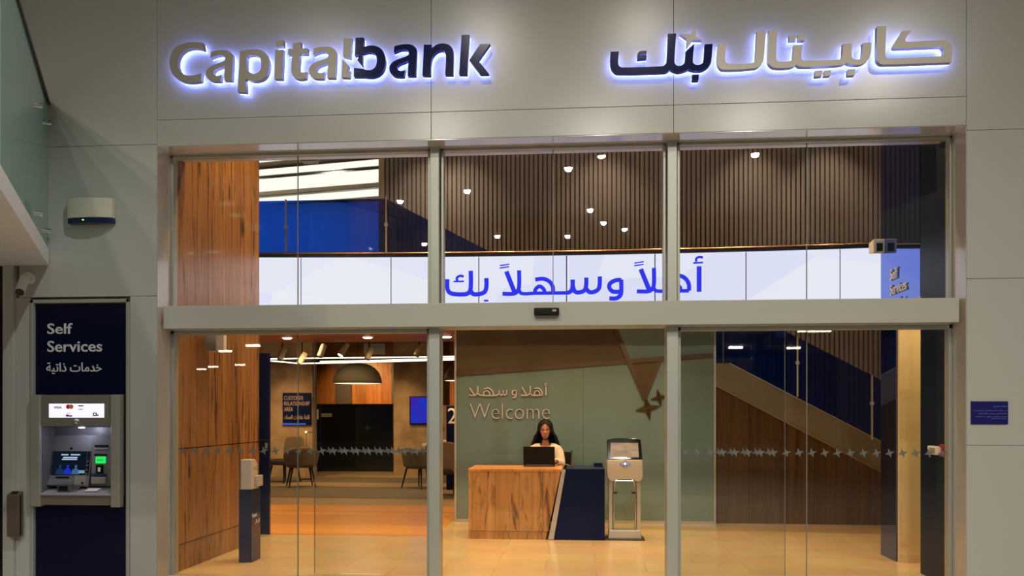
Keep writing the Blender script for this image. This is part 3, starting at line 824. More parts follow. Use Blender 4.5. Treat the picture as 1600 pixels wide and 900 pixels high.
lamp('recess_light', 'POINT', (AX(378), fY + 0.04, AZ(275)), 1.2, (0.72, 0.76, 1.0), 0.02)
def AD(v): return AX(v) * 1.0196      # recessed parts sit deeper, further left on the machine
# screen fascia tilted back inside the recess
def sprism(pts, y_top, y_bot, th, zt_, zb_):
    """plate whose front leans from y_bot (at zb_) to y_top (at zt_)"""
    f = lambda z: y_bot + (z - zb_) / (zt_ - zb_) * (y_top - y_bot)
    n = len(pts)
    vs = [(x, f(z), z) for x, z in pts] + [(x, f(z) + th, z) for x, z in pts]
    return MB().add(vs, [tuple(range(n)), tuple(range(2 * n - 1, n - 1, -1))] + [(i, i + n, (i + 1) % n + n, (i + 1) % n) for i in range(n)])
zt_, zb_ = AZ(320), AZ(712)
yt_, yb_ = YF + 0.135, YF + 0.055
SPq = lambda x0, x1, y0, y1, lift=0.0, th=0.01: sprism([(AD(x0), AZ(y1)), (AD(x1), AZ(y1)), (AD(x1), AZ(y0)), (AD(x0), AZ(y0))], yt_ - lift, yb_ - lift, th, zt_, zb_)
part('screen_surround', sprism([(AD(135), AZ(712)), (AD(470), AZ(712)), (AD(470), AZ(320)), (AD(152), AZ(320))], yt_, yb_, 0.02, zt_, zb_), dark_in, atm, bevel=0.003)
scr = part('screen', SPq(180, 442, 445, 626, 0.004, 0.006), emis('atm_screen', (0.004, 0.008, 0.015), 1.0), atm)
se = emis('screen_text', (0.45, 0.6, 0.8), 0.9)
part('screen_text', SPq(245, 300, 466, 476, 0.006, 0.002).take(SPq(318, 390, 466, 476, 0.006, 0.002)).take(SPq(262, 372, 488, 497, 0.006, 0.002)).take(SPq(255, 370, 502, 511, 0.006, 0.002)), se, scr)
def fig(x0, col):
    mb = MB()
    pts = [(x0 - 30, 620), (x0 - 28, 596), (x0 - 20, 582), (x0 - 6, 576), (x0 - 6, 570), (x0 - 9, 562), (x0 - 8, 552), (x0, 547), (x0 + 8, 552), (x0 + 9, 562), (x0 + 6, 570), (x0 + 6, 576), (x0 + 20, 582), (x0 + 28, 596), (x0 + 30, 620)]
    return part('screen_picture', sprism([(AD(a), AZ(b)) for a, b in pts], yt_ - 0.006, yb_ - 0.006, 0.002, zt_, zb_), col, scr)
fig(246, emis('fig_a', (0.010, 0.03, 0.10), 1)); fig(306, emis('fig_b', (0.012, 0.03, 0.50), 1)); fig(368, emis('fig_c', (0.05, 0.11, 0.24), 1))
part('screen_picture', SPq(392, 438, 590, 612, 0.007, 0.002), emis('fig_d', (0.14, 0.32, 0.42), 1), scr)
for x0 in (152, 446):
    part('key_strip', SPq(x0, x0 + 22, 445, 628, 0.004, 0.008), black_m, atm)
    for yk in (515, 545, 578, 608):
        part('function_key', SPq(x0 + 4, x0 + 17, yk, yk + 14, 0.010, 0.008), bright_steel, atm)
part('lens', disc(AD(316), AZ(424), 0.011, yt_ - 0.02, 0.004), black_gl, atm)
part('receipt_slot', SPq(220, 322, 638, 650, 0.004, 0.008), black_m, atm)
part('chin_ledge', sprism([(AD(170), AZ(702)), (AD(362), AZ(702)), (AD(362), AZ(660)), (AD(180), AZ(660))], yt_ - 0.03, yb_ - 0.03, 0.03, zt_, zb_), dark_in, atm, bevel=0.004)
cr_y = YF + 0.10
part('card_column', MB().box(AD(476), cr_y, AZ(710), AD(628), YF + 0.14, AZ(320)), dark_in, atm, bevel=0.003)
part('card_slot', MB().box(AD(503), cr_y - 0.006, AZ(410), AD(605), cr_y + 0.01, AZ(395)), black_m, atm)
part('card_slot', MB().box(AD(500), cr_y - 0.006, AZ(477), AD(600), cr_y + 0.01, AZ(464)), black_m, atm)
part('card_slot', MB().box(AD(503), cr_y - 0.008, AZ(428), AD(605), cr_y + 0.01, AZ(420)), grey_pl, atm)
gl_ = part('status_light', MB().box(AD(512), cr_y - 0.012, AZ(537), AD(588), cr_y, AZ(484)), emis('green_led', (0.02, 0.75, 0.10), 1.1), atm, bevel=0.004)
part('arrow_marks', MB().box(AD(526), cr_y - 0.014, AZ(513), AD(574), cr_y - 0.01, AZ(508)), mat('arrow_dark', (0.0, 0.12, 0.02)), gl_)
rd = part('card_reader', MB().box(AD(520), cr_y - 0.02, AZ(612), AD(570), cr_y, AZ(548)), black_m, atm, bevel=0.004)
part('reader_mouth', MB().box(AD(537), cr_y - 0.023, AZ(600), AD(556), cr_y - 0.018, AZ(566)), white_pl, rd)
part('blue_ledge', MB().box(AD(488), cr_y - 0.02, AZ(633), AD(596), cr_y, AZ(618)), mat('ledge_blue', srgb(30, 44, 110), 0.4), atm)
part('cash_shutter', MB().box(AD(486), cr_y - 0.03, AZ(692), AD(598), cr_y, AZ(640)), fascia_m, atm, bevel=0.006)
part('shelf', MB().prism([(fY - 0.01, AZ(775)), (YF + 0.14, AZ(775)), (YF + 0.14, AZ(722)), (fY - 0.01, AZ(757))], 'X', AX(86), AX(632)), mat('machine_shelf', srgb(150, 150, 158), 0.35), atm, bevel=0.004)
part('keypad_hood', MB().box(AX(203), fY + 0.015, AZ(752), AX(300), YF + 0.07, AZ(690)), mat('hood_grey', srgb(84, 82, 80), 0.4), atm, bevel=0.005)
part('hood_opening', MB().box(AX(216), fY + 0.012, AZ(740), AX(286), fY + 0.02, AZ(702)), black_m, atm)
kp = MB()
for r_ in range(4):
    for c_ in range(3):
        kp.box(AX(306 + c_ * 15), fY + 0.02 + r_ * 0.018, AZ(742 - r_ * 7), AX(317 + c_ * 15), fY + 0.034 + r_ * 0.018, AZ(735 - r_ * 7))
part('keypad', kp, bright_steel, atm)
part('notice_card', MB().prism([(fY + 0.02, AZ(744)), (fY + 0.09, AZ(727)), (fY + 0.09, AZ(725)), (fY + 0.02, AZ(742))], 'X', AX(408), AX(505)), white_pl, atm)
part('screw_plate', SPq(366, 452, 628, 700, 0.006, 0.01), fascia_m, atm, bevel=0.002)
part('lock', disc(AD(436), AZ(685), 0.008, YF + 0.05, 0.01), black_m, atm)
part('skirt', MB().box(AX(88), fY + 0.005, AZ(848), AX(632), YF + 0.02, AZ(775)), mat('machine_skirt', srgb(112, 100, 86), 0.4), atm, bevel=0.004)

# ------------------------------------------------------------------ small things on the facade
sb = thing('alarm_siren', 'cream and navy alarm siren box high on the left wall', 'alarm', (-4.045, YF, 2.96))
cv = [(-4.24 + 0.39 * k / 12, YF - 0.055 - 0.035 * (1 - ((k - 6) / 6) ** 2)) for k in range(13)]
part('cover', MB().prism(cv + [(-3.85, YF), (-4.24, YF)], 'Z', 3.005, 3.168), mat('siren_cream', srgb(196, 190, 172), 0.4), sb, bevel=0.006)
part('lens_band', MB().prism([(x, y + 0.006) for x, y in cv] + [(-3.85, YF), (-4.24, YF)], 'Z', 2.962, 3.004), mat('siren_navy', srgb(16, 20, 70), 0.2), sb, bevel=0.004)
part('status_led', MB().lathe([(0.001, 0.004), (0.006, 0.0), (0.006, -0.004)], (-4.082, YF - 0.088, 2.985), 12), emis('led_green', (0.35, 1, 0.05), 4), sb)
cc = thing('security_camera', 'white bullet security camera above the navy self service panel', 'camera', (-4.60, YF, 2.50))
part('mount', MB().tube([(-4.60, YF, 2.52), (-4.60, YF - 0.03, 2.52)], 0.05, 20), white_pl, cc, bevel=0.004)
part('arm', MB().tube([(-4.60, YF - 0.02, 2.52), (-4.595, YF - 0.07, 2.51), (-4.58, YF - 0.10, 2.49)], 0.018, 12), white_pl, cc, smooth=True)
p0 = Vector((-4.597, YF - 0.07, 2.515)); p1 = Vector((-4.545, YF - 0.21, 2.375))
part('body', MB().tube([p0, p0 * 0.95 + p1 * 0.05, p1], [0.028, 0.038, 0.038], 20), white_pl, cc, smooth=True)
dv = (p1 - p0).normalized()
part('lens', MB().tube([p1 - dv * 0.004, p1 + dv * 0.006], 0.034, 20), black_gl, cc)
bx = thing('drop_box', 'brown grey metal drop box on the left pilaster', 'box', (-4.70, YF - 0.03, 0.36))
part('body', MB().prism([(YF - 0.03, 0.36), (YF - 0.09, 0.36), (YF - 0.09, 0.705), (YF - 0.03, 0.735)], 'X', -4.745, -4.640), mat('box_brown', srgb(112, 96, 84), 0.35, 0.5), bx, bevel=0.004)
part('slot', MB().prism([(YF - 0.045, 0.726), (YF - 0.075, 0.711), (YF - 0.075, 0.716), (YF - 0.045, 0.731)], 'X', -4.72, -4.67), black_m, bx)
part('side_seam', MB().box(-4.641, YF - 0.07, 0.37, -4.638, YF - 0.06, 0.70), black_m, bx)
ms = thing('door_sensor', 'black motion sensor on the transom over the doorway', 'sensor', (-0.257, YF + 0.03, 2.17))
part('housing', MB().box(-0.357, YF - 0.035, 2.168, -0.158, YF + 0.03, 2.226), black_m, ms, bevel=0.008)
part('lens_window', MB().box(-0.21, YF - 0.038, 2.195, -0.18, YF - 0.034, 2.212), grey_pl, ms)
pq = thing('notice_plaque', 'small navy notice plaque with white lines on the right wall', 'sign', (3.13, YF, 1.30))
part('plate', MB().box(2.997, YF - 0.012, 1.302, 3.269, YF, 1.478), mat('plaque_blue', srgb(10, 10, 92), 0.35), pq, bevel=0.002)
lines = [('ساعات الدوام', 3.16, 3.257, 1.431, 0.013), ('من الأحد إلى الأربعاء من الساعة', 3.012, 3.257, 1.402, 0.010), ('الخميس من الساعة', 3.05, 3.257, 1.379, 0.010), ('الجمعة والسبت مغلق من الساعة', 3.03, 3.257, 1.355, 0.010), ('من الساعة', 3.145, 3.257, 1.342, 0.009)]
lt = mat('plaque_text', srgb(130, 140, 210), 0.5)
for s_, x0, x1, z, h in lines:
    part('lettering', fit(text_mb(arabic(s_), 0.001, 0, 1, 1), x0, x1, z, z + h, YF - 0.0125), lt, pq)
# ------------------------------------------------------------------ the long screen band
def led_y(x): return 9.57 - 0.0135 * (x + 0.3) ** 2
led = thing('video_wall', 'long white video wall band with blue Arabic greeting above the lobby', 'screen', (-0.2, 9.57, 2.60))
def arc_band(x0, x1, z0, z1, off, th, n=8):
    mb = MB()
    rings = []
    for k in range(n + 1):
        x = x0 + (x1 - x0) * k / n
        y = led_y(x) - off
        rings.append([Vector((x, y, z0)), Vector((x, y, z1)), Vector((x, y + th, z1)), Vector((x, y + th, z0))])
    return mb.loft(rings)
def led_mat():
    m = emis('led_white', (1, 1, 1), 1.0)
    nt = m.node_tree; N = nt.nodes; Lk = nt.links
    e = [n for n in N if n.type == 'EMISSION'][0]
    tc = N.new('ShaderNodeTexCoord'); mp = N.new('ShaderNodeMapping'); mp.inputs['Rotation'].default_value = (0, R(32), 0); mp.inputs['Scale'].default_value = (0.9, 1, 1.6)
    vo = N.new('ShaderNodeTexVoronoi'); vo.inputs['Scale'].default_value = 0.75
    rp = N.new('ShaderNodeValToRGB'); rp.color_ramp.interpolation = 'LINEAR'
    rp.color_ramp.elements[0].color = (*srgb(224, 226, 255), 1); rp.color_ramp.elements[1].color = (*srgb(248, 248, 255), 1)
    Lk.new(tc.outputs['Object'], mp.inputs[0]); Lk.new(mp.outputs[0], vo.inputs['Vector'])
    Lk.new(vo.outputs['Color'], rp.inputs[0]); Lk.new(rp.outputs[0], e.inputs[0])
    e.inputs[1].default_value = 1.06
    return m
led_m = led_mat()
seams = [-4.2, -3.227, -2.178, -1.155, -0.142, 0.861, 1.868, 2.872, 3.88]
for k in range(len(seams) - 1):
    part('screen_panel', arc_band(seams[k] + 0.006, seams[k + 1] - 0.006, 2.60, 3.195, 0.0, 0.03), led_m, led)
part('back_frame', arc_band(-4.2, 3.9, 2.56, 3.19, -0.012, 0.03, 30), black_m, led)
part('top_trim', arc_band(-4.2, 3.9, 3.197, 3.222, 0.01, 0.09, 30), navy_gloss, led)
part('handrail', MB().tube([(x_, led_y(x_) + 0.03, 3.245) for x_ in [-4.2 + 8.1 * k / 40 for k in range(41)]], 0.018, 10), mat('copper_rail', srgb(158, 124, 106), 0.25, 1.0), led, smooth=True)
E1 = (685, 395, 1600 / 220); E2 = (895, 390, 1600 / 220)
def lpx(e, pts):
    out = []
    for p in pts:
        x, y = e[0] + p[0] / e[2], e[1] + p[1] / e[2]
        q = U(x, y, 'Y', 9.55)
        q = U(x, y, 'Y', led_y(q.x))
        out.append((q.x, q.z) + tuple(p[2:]))
    return out
led_blue = emis('led_blue', srgb(52, 58, 252), 1.0)
unit = 9.55 / FOC / E1[2]
def pen(e, pts, w):
    lp = stroke(lpx(e, pts), w * unit)
    mb = filled([lp], 0.003)
    for p in mb.v: p.y += led_y(p.x) - 0.004
    return mb
def pens(e, items):
    mb = MB()
    for pts, w in items: mb.take(pen(e, pts, w))
    return mb
W_ = 50
E2s = lambda pts: [(p[0] + 1527, p[1] - 36) + tuple(p[2:]) for p in pts]
def gl(name, items):
    return part(name, pens(E1, items), led_blue, led)
gl('greeting_text', [([(102, 300), (102, 395), (125, 450), (190, 470), (310, 470), (350, 450), (368, 400), (369, 205)], W_), ([(366, 430), (395, 468), (470, 468), (525, 445), (545, 390), (546, 288)], W_), ([(518, 544), (568, 544)], 22),
                     ([(288, 272), (250, 262), (212, 285), (214, 318)], 28), ([(174, 328), (292, 325)], 20)])
gl('greeting_text', [([(772, 212), (862, 440)], 52), ([(728, 466), (850, 466), (893, 445), (916, 395), (918, 200)], 46), ([(914, 420), (945, 462), (1100, 460), (1480, 456)], 40), ([(699, 146), (806, 130)], 14), ([(697, 175), (804, 158)], 14),
                     ([(1100, 305), (1190, 296), (1265, 330), (1300, 390), (1302, 458)], 46), ([(1100, 458), (1102, 420), (1150, 382), (1200, 420), (1206, 458)], 44)])
gl('greeting_text', [([(1470, 456), (1510, 432), (1524, 380), (1524, 305)], 48)] + [(E2s(p), w) for p, w in [
    ([(0, 345), (2, 420), (30, 480), (85, 484), (135, 460), (152, 400), (154, 318)], 48), ([(150, 440), (185, 480), (235, 482), (290, 450), (306, 390), (307, 305)], 48)]])
gl('greeting_text', [(E2s(p), w) for p, w in [([(552, 345), (485, 350), (425, 385), (415, 430), (450, 474), (500, 480), (550, 478)], 48), ([(550, 340), (551, 470), (540, 520), (495, 553), (415, 556)], 48)]])
gl('greeting_text', [(E2s(p), w) for p, w in [([(772, 222), (865, 450)], 52), ([(728, 475), (850, 475), (895, 455), (920, 405), (922, 207)], 46), ([(918, 430), (945, 468), (1080, 470), (1320, 468)], 40), ([(699, 154), (806, 138)], 14), ([(697, 184), (805, 167)], 14),
                     ([(1160, 310), (1225, 300), (1285, 335), (1318, 395), (1320, 468)], 46), ([(1115, 468), (1117, 430), (1165, 392), (1215, 428), (1225, 468)], 44)]])
gl('greeting_text', [(E2s(p), w) for p, w in [([(1435, 190), (1435, 480)], 52), ([(1478, 92), (1440, 84), (1402, 105), (1404, 138)], 26), ([(1368, 152), (1480, 147)], 20)]])

# small white spot camera at the right end of the band, self service lettering on the navy wall
sc_ = thing('wall_camera', 'small white camera housing on the navy wall at the end of the screen band', 'camera', (2.95, 8.38, 3.0))
part('housing', MB().prism([(8.30, 3.07), (8.44, 3.055), (8.44, 2.955), (8.31, 2.935)], 'X', 2.84, 2.95), white_pl, sc_, bevel=0.008)
part('lens', MB().box(2.868, 8.294, 2.955, 2.925, 8.305, 3.03), black_gl, sc_)
ws = thing('wall_lettering', 'raised white self service lettering on the navy wall above its doorway', 'sign', (2.945, 7.7, 2.5))
lw3 = mat('letter_white', srgb(190, 200, 235), 0.4)
def side_text(s, y0, y1, z0, z1, weight=0.01):
    mb = fit(text_mb(s, 0.012, weight), -y1, -y0, z0, z1, 0)
    face_minus_x(mb, 2.95 - 0.008)
    part('lettering', mb, lw3, ws)
yy = lambda x: U(x, 440, 'X', 2.95).y
side_text('Self', yy(1404), yy(1392.5), 2.64, 2.745)
side_text('Services', yy(1418), yy(1392.5), 2.50, 2.60)
side_text(arabic('خدمات ذاتية'), yy(1418), yy(1392.5), 2.38, 2.46, 0.004)
co = thing('wall_socket', 'small white box on the navy panel by the right door', 'socket', (2.95, 7.11, 1.05))
part('cover', MB().box(2.90, 7.01, 1.045, 2.95, 7.21, 1.115), white_pl, co, bevel=0.008)
part('rocker', MB().box(2.896, 7.06, 1.06, 2.90, 7.16, 1.10), grey_pl, co)
fa = thing('fire_alarm', 'red fire alarm call point on the navy panel by the right door', 'alarm', (2.95, 6.98, 1.03))
part('box', MB().box(2.91, 6.965, 1.035, 2.95, 6.999, 1.135), mat('alarm_red', srgb(170, 30, 26), 0.4), fa, bevel=0.006)
part('glass_cover', MB().box(2.906, 6.97, 1.06, 2.911, 6.994, 1.11), white_pl, fa)
# reader box on the oak wall
rb_ = thing('wall_speaker', 'grey speaker box high on the oak wall behind the left pane', 'speaker', (-3.4, 7.35, 1.95))
ya, yb2 = U(328, 530, 'X', -3.36).y, U(345, 530, 'X', -3.36).y
part('cabinet', MB().box(-3.40, ya, 1.955, -3.30, yb2, 2.25), grey_pl, rb_, bevel=0.008)
part('front_strip', MB().box(-3.302, yb2 - 0.08, 1.97, -3.296, yb2 - 0.02, 2.23), white_pl, rb_)

# ------------------------------------------------------------------ staircase behind the green glass
blue_gl = glass('blue_glass', (0.006, 0.22, 0.74), 0.035, 0.2, (0.006, 0.035, 0.24))
steel_post = mat('post_steel', (0.72, 0.71, 0.69), 0.4, 0.15)
st = thing('staircase', 'straight staircase with blue glass balustrade behind the reception wall', 'staircase', (1.0, 10.6, 0), None, 'structure')
SY = 10.61
k1, k2 = -0.52, -0.53
def top1(x): return 4.147 + k1 * (x + 2.456)
H_ = 0.756
xl = -2.456 + (4.147 - 2.771) / 0.52
def blue(pts): return part('glass_panel', MB().prism(pts, 'Y', SY, SY + 0.014), blue_gl, st)
for a, b in ((-7.0, -5.35), (-5.34, -3.82), (-3.81, -2.49)):
    blue([(a, 3.39), (b, 3.39), (b, 4.165), (a, 4.165)])
xs_ = [-2.48, -1.02, xl]
for a, b in zip(xs_[:-1], xs_[1:]):
    blue([(a, top1(a) - H_), (b - 0.008, top1(b) - H_), (b - 0.008, top1(b)), (a, top1(a))])
blue([(xl, 2.015), (1.80, 2.015), (1.80, 2.771), (xl, 2.771)])
def top2(x): return 2.771 + k2 * (x - 1.88)
for a, b in ((1.81, 2.70), (2.715, 3.6), (3.61, 4.9)):
    ta = lambda x: (2.771 if x < 1.88 else top2(x))
    pts = [(a, ta(a) - H_)] + ([(1.88, 2.015)] if a < 1.88 else []) + [(b, ta(b) - H_), (b, ta(b))] + ([(1.88, 2.771)] if a < 1.88 else []) + [(a, ta(a))]
    blue(pts)
for x_, z0, z1 in ((-3.815, 3.36, 4.175), (-2.485, 3.36, 4.19), (-1.015, top1(-1.015) - 0.8, top1(-1.015)), (2.707, top2(2.707) - 0.74, top2(2.707)), (3.605, top2(3.605) - 0.8, top2(3.605))):
    part('post', MB().box(x_ - 0.008, SY - 0.03, z0, x_ + 0.008, SY - 0.005, z1), steel_post, st)
    part('post_clamp', MB().box(x_ - 0.02, SY - 0.035, (z0 + z1) / 2 + 0.03, x_ + 0.02, SY, (z0 + z1) / 2 + 0.07), steel_post, st)
strg = mat('stringer', srgb(128, 116, 88), 0.4)
s_pts = [(-2.6, 3.38), (xl, 2.02), (1.88, 2.02), (5.5, 2.02 + k2 * 3.62), (5.5, 1.74 + k2 * 3.82), (1.683, 1.74), (xl - 0.1, 1.74), (-2.6, 3.05)]
part('stringer', MB().prism(s_pts, 'Y', SY + 0.02, SY + 0.10), strg, st)
ed = MB().prism([(1.88, 2.018), (5.5, 2.018 + k2 * 3.62), (5.5, 2.008 + k2 * 3.62), (1.88, 2.006)], 'Y', SY - 0.004, SY + 0.02)
part('edge_strip', ed, silver, st)
ed = MB().prism([(1.70, 1.742), (5.5, 1.742 + k2 * 3.82), (5.5, 1.730 + k2 * 3.82), (1.70, 1.730)], 'Y', SY - 0.004, SY + 0.1)
part('edge_strip', ed, mat('lower_edge', srgb(170, 130, 70), 0.4), st)
step_m = mat('tread', srgb(120, 100, 74), 0.5)
mb = MB()
for k in range(9):
    x_ = -2.456 + k * 0.29
    mb.box(x_, SY + 0.1, 3.38 - (k + 1) * 0.151 - 0.04, x_ + 0.31, 12.05, 3.38 - (k + 1) * 0.151)
mb.box(xl - 0.1, SY + 0.1, 1.90, 1.9, 12.05, 2.0)
for k in range(12):
    x_ = 1.88 + k * 0.29
    mb.box(x_, SY + 0.1, 2.0 - (k + 1) * 0.154 - 0.04, x_ + 0.31, 12.05, 2.0 - (k + 1) * 0.154)
part('treads', mb, step_m, st)
under = wood('under_stair_wood', srgb(104, 76, 42), srgb(80, 56, 30), srgb(36, 24, 12), 0.2, 0.4, crack=0.3)
pts = [(1.705, 0.0), (4.9, 0.0), (4.9, 1.73 + k2 * 3.22), (1.705, 1.73)]
struct('wall_under_stair', MB().prism(pts, 'Y', SY + 0.03, SY + 0.08), under, 'brown panelled wall under the stair flight', 'wall')

# ------------------------------------------------------------------ reception wall graphics
bz = mat('bronze_strip', srgb(86, 64, 44), 0.35, 0.5)
film = mat('brown_film', srgb(88, 76, 54), 0.12, 0, 0.6)
WY = 10.54
gr = thing('wall_graphic', 'large bronze outline of a star crossing the green glass wall', 'wall decoration', (0.3, WY, 1.5))
part('tinted_field', MB().prism([(-1.56, 1.89), (0.66, 2.03), (0.415, 2.55), (-1.56, 2.55)], 'Y', WY - 0.004, WY - 0.001), film, gr)
part('tinted_field', MB().prism([(0.66, 2.03), (0.98, 2.05), (0.825, 1.62)], 'Y', WY - 0.004, WY - 0.001), film, gr)
def bar(p, q, w, d=0.03):
    a, b = Vector(p), Vector(q); t = (b - a).normalized(); n_ = Vector((-t.y, t.x)) * w / 2
    return MB().prism([tuple(a + n_), tuple(b + n_), tuple(b - n_), tuple(a - n_)], 'Y', WY - d, WY)
part('bar', bar((-1.56, 1.885), (1.66, 2.107), 0.055), bz, gr)
part('bar', bar((0.405, 2.55), (0.828, 1.56), 0.055, 0.034), bz, gr)
part('bar', bar((0.822, 1.57), (1.015, 2.06), 0.045, 0.026), bz, gr)
def star3d(cx, cz, r, rot, lab):
    mb = MB()
    pts = star_pts(cx, cz, r, rot, 0.33)
    n = len(pts)
    vs = [(p.x, WY - 0.012, p.y) for p in pts] + [(cx, WY - 0.05, cz)] + [(p.x, WY, p.y) for p in pts]
    fs = [(k, (k + 1) % n, n) for k in range(n)] + [(k, k + n + 1, (k + 1) % n + n + 1, (k + 1) % n) for k in range(n)] + [tuple(range(2 * n, n, -1))]
    mb.add(vs, fs)
    t = thing('wall_star', lab, 'star ornament', (cx, WY, cz - r), 'bronze stars on the green wall')
    part('star_body', mb, mat('star_bronze', srgb(80, 72, 48), 0.3, 0.5), t)
    rim = []
    for a_, b_ in zip(pts, pts[1:] + pts[:1]):
        d_ = (b_ - a_).normalized(); nn = Vector((-d_.y, d_.x)) * 0.005
        rim.append([tuple(a_ + nn), tuple(b_ + nn), tuple(b_ - nn), tuple(a_ - nn)])
    rm = MB()
    for q in rim: rm.prism(q, 'Y', WY - 0.018, WY - 0.004)
    part('rim', rm, bz, t)
star3d(0.858, 1.445, 0.148, R(100), 'larger bronze four pointed star below the bar tip on the green wall')
star3d(1.0, 1.578, 0.105, R(102), 'smaller bronze four pointed star right of the bar tip on the green wall')
rose = mat('letter_rose', srgb(196, 182, 176), 0.4, 0.2)
wg = thing('wall_lettering', 'rose metal greeting in Arabic and English on the green glass wall', 'sign', (-0.9, WY, 1.3))
e_ = text_mb('Welcome', 0.02, -0.020)
part('lettering', fit(e_, -1.385, -0.368, 1.312, 1.508, WY - 0.02), rose, wg)
Gz = (700, 500, 1600 / 360)
def gpx(pts):
    o_ = []
    for p in pts:
        q = U(700 + p[0] / Gz[2], 500 + p[1] / Gz[2], 'Y', WY - 0.02)
        o_.append((q.x, q.z) + tuple(p[2:]))
    return o_
gu = 10.54 / FOC / Gz[2]
def gpens(items):
    mb = MB()
    for pts, w in items:
        f_ = filled([stroke(gpx(pts), w * gu)], 0.02)
        for p in f_.v: p.y += WY - 0.02
        mb.take(f_)
    return part('lettering', mb, rose, wg)
gpens([([(150, 470), (182, 520)], 9), ([(146, 522), (190, 522), (206, 500), (207, 460)], 9), ([(205, 505), (222, 522), (340, 522), (356, 505), (356, 488)], 9), ([(250, 478), (285, 474), (312, 500), (314, 522)], 9), ([(248, 520), (250, 502), (270, 490), (288, 504), (290, 520)], 8),
       ([(356, 505), (370, 522), (384, 505), (384, 488)], 9), ([(384, 505), (396, 522), (408, 505), (408, 484)], 9)])
gpens([([(474, 488), (452, 492), (447, 508), (456, 520), (474, 520)], 9), ([(474, 486), (475, 520), (466, 536), (448, 538)], 9)])
gpens([([(514, 466), (545, 520)], 9), ([(508, 522), (552, 522), (570, 500), (571, 458)], 9), ([(569, 505), (584, 522), (655, 522)], 9), ([(600, 476), (630, 474), (652, 498), (654, 522)], 9), ([(600, 520), (602, 502), (620, 490), (636, 504), (638, 520)], 8)])
gpens([([(680, 462), (680, 524)], 9), ([(688, 442), (678, 440), (674, 450)], 6), ([(670, 455), (688, 453)], 5)])

# ------------------------------------------------------------------ reception desk
dk = thing('reception_desk', 'reception desk of knotty oak with a navy right end', 'desk', (-0.45, 9.42, 0))
dy0, dy1 = 9.10, 9.73
part('front_panel', MB().prism([(-1.213, 0.09), (-0.338, 0.09), (-0.20, 0.745), (-1.213, 0.745)], 'Y', dy0, dy0 + 0.03), oak_desk, dk, bevel=0.002)
part('plinth', MB().prism([(-1.205, 0.0), (-0.365, 0.0), (-0.345, 0.086), (-1.205, 0.086)], 'Y', dy0 + 0.012, dy0 + 0.04), oak_desk, dk)
part('side_panel', MB().box(-1.213, dy0 + 0.03, 0, -1.18, dy1, 0.745), oak_desk, dk)
part('desktop', MB().box(-1.218, dy0 - 0.004, 0.745, -0.185, dy1, 0.775), wood('oak_top', srgb(214, 150, 76), srgb(186, 124, 60), srgb(120, 76, 34), 0.3, 0.3, crack=0.25), dk, bevel=0.003)
part('metal_stripe', MB().prism([(-0.335, 0.005), (-0.275, 0.005), (-0.145, 0.768), (-0.185, 0.768)], 'Y', dy0 - 0.002, dy0 + 0.03), silver, dk)
part('navy_front', MB().prism([(-0.272, 0.0), (0.28, 0.0), (0.28, 0.778), (-0.14, 0.778)], 'Y', dy0, dy0 + 0.03), navy_desk, dk, bevel=0.002)
part('navy_end', MB().box(0.25, dy0 + 0.03, 0, 0.28, dy1, 0.778), navy_desk, dk)
part('navy_top', MB().box(-0.14, dy0 + 0.03, 0.752, 0.25, dy1, 0.778), navy_desk, dk)
part('inner_divider', MB().box(-0.2, dy0 + 0.03, 0, -0.17, dy1 - 0.02, 0.752), navy_desk, dk)
# laptop
lp_ = thing('laptop', 'open black laptop on the reception desk seen from behind', 'laptop', (-0.453, 9.52, 0.775))
part('base', MB().box(-0.632, 9.47, 0.776, -0.274, 9.70, 0.792), dark_pl, lp_, bevel=0.004)
part('lid', MB().prism([(9.478, 0.790), (9.488, 0.790), (9.452, 1.006), (9.442, 1.006)], 'X', -0.632, -0.274), black_m, lp_, bevel=0.005)
part('screen', MB().prism([(9.488, 0.806), (9.489, 0.806), (9.456, 0.998), (9.454, 0.998)], 'X', -0.62, -0.286), emis('laptop_screen', (0.5, 0.55, 0.6), 0.5), lp_)
part('hinge', MB().tube([(-0.60, 9.475, 0.794), (-0.31, 9.475, 0.794)], 0.007, 10), dark_pl, lp_)
kb = MB()
for r_ in range(4):
    for c_ in range(11):
        kb.box(-0.61 + c_ * 0.029, 9.515 + r_ * 0.024, 0.792, -0.586 + c_ * 0.029, 9.534 + r_ * 0.024, 0.7945)
part('keyboard', kb, black_m, lp_)
cb_ = [(-0.28, 9.60, 0.785), (-0.24, 9.62, 0.80), (-0.18, 9.63, 0.803), (-0.13, 9.60, 0.792), (-0.10, 9.56, 0.784)]
solo('power_cable', MB().tube(cb_, 0.004, 6), mat('cable_grey', srgb(150, 140, 130), 0.5), 'pale cable trailing from the laptop to the navy desk end', 'cable', smooth=True)
# small box on the right end of the desk
dv_ = thing('card_holder', 'small dark card holder at the right end of the desk top', 'holder', (0.22, 9.6, 0.778))
part('body', MB().box(0.17, 9.57, 0.778, 0.27, 9.63, 0.815), navy_desk, dv_, bevel=0.003)
part('lip', MB().box(0.17, 9.555, 0.778, 0.27, 9.57, 0.79), navy_desk, dv_)

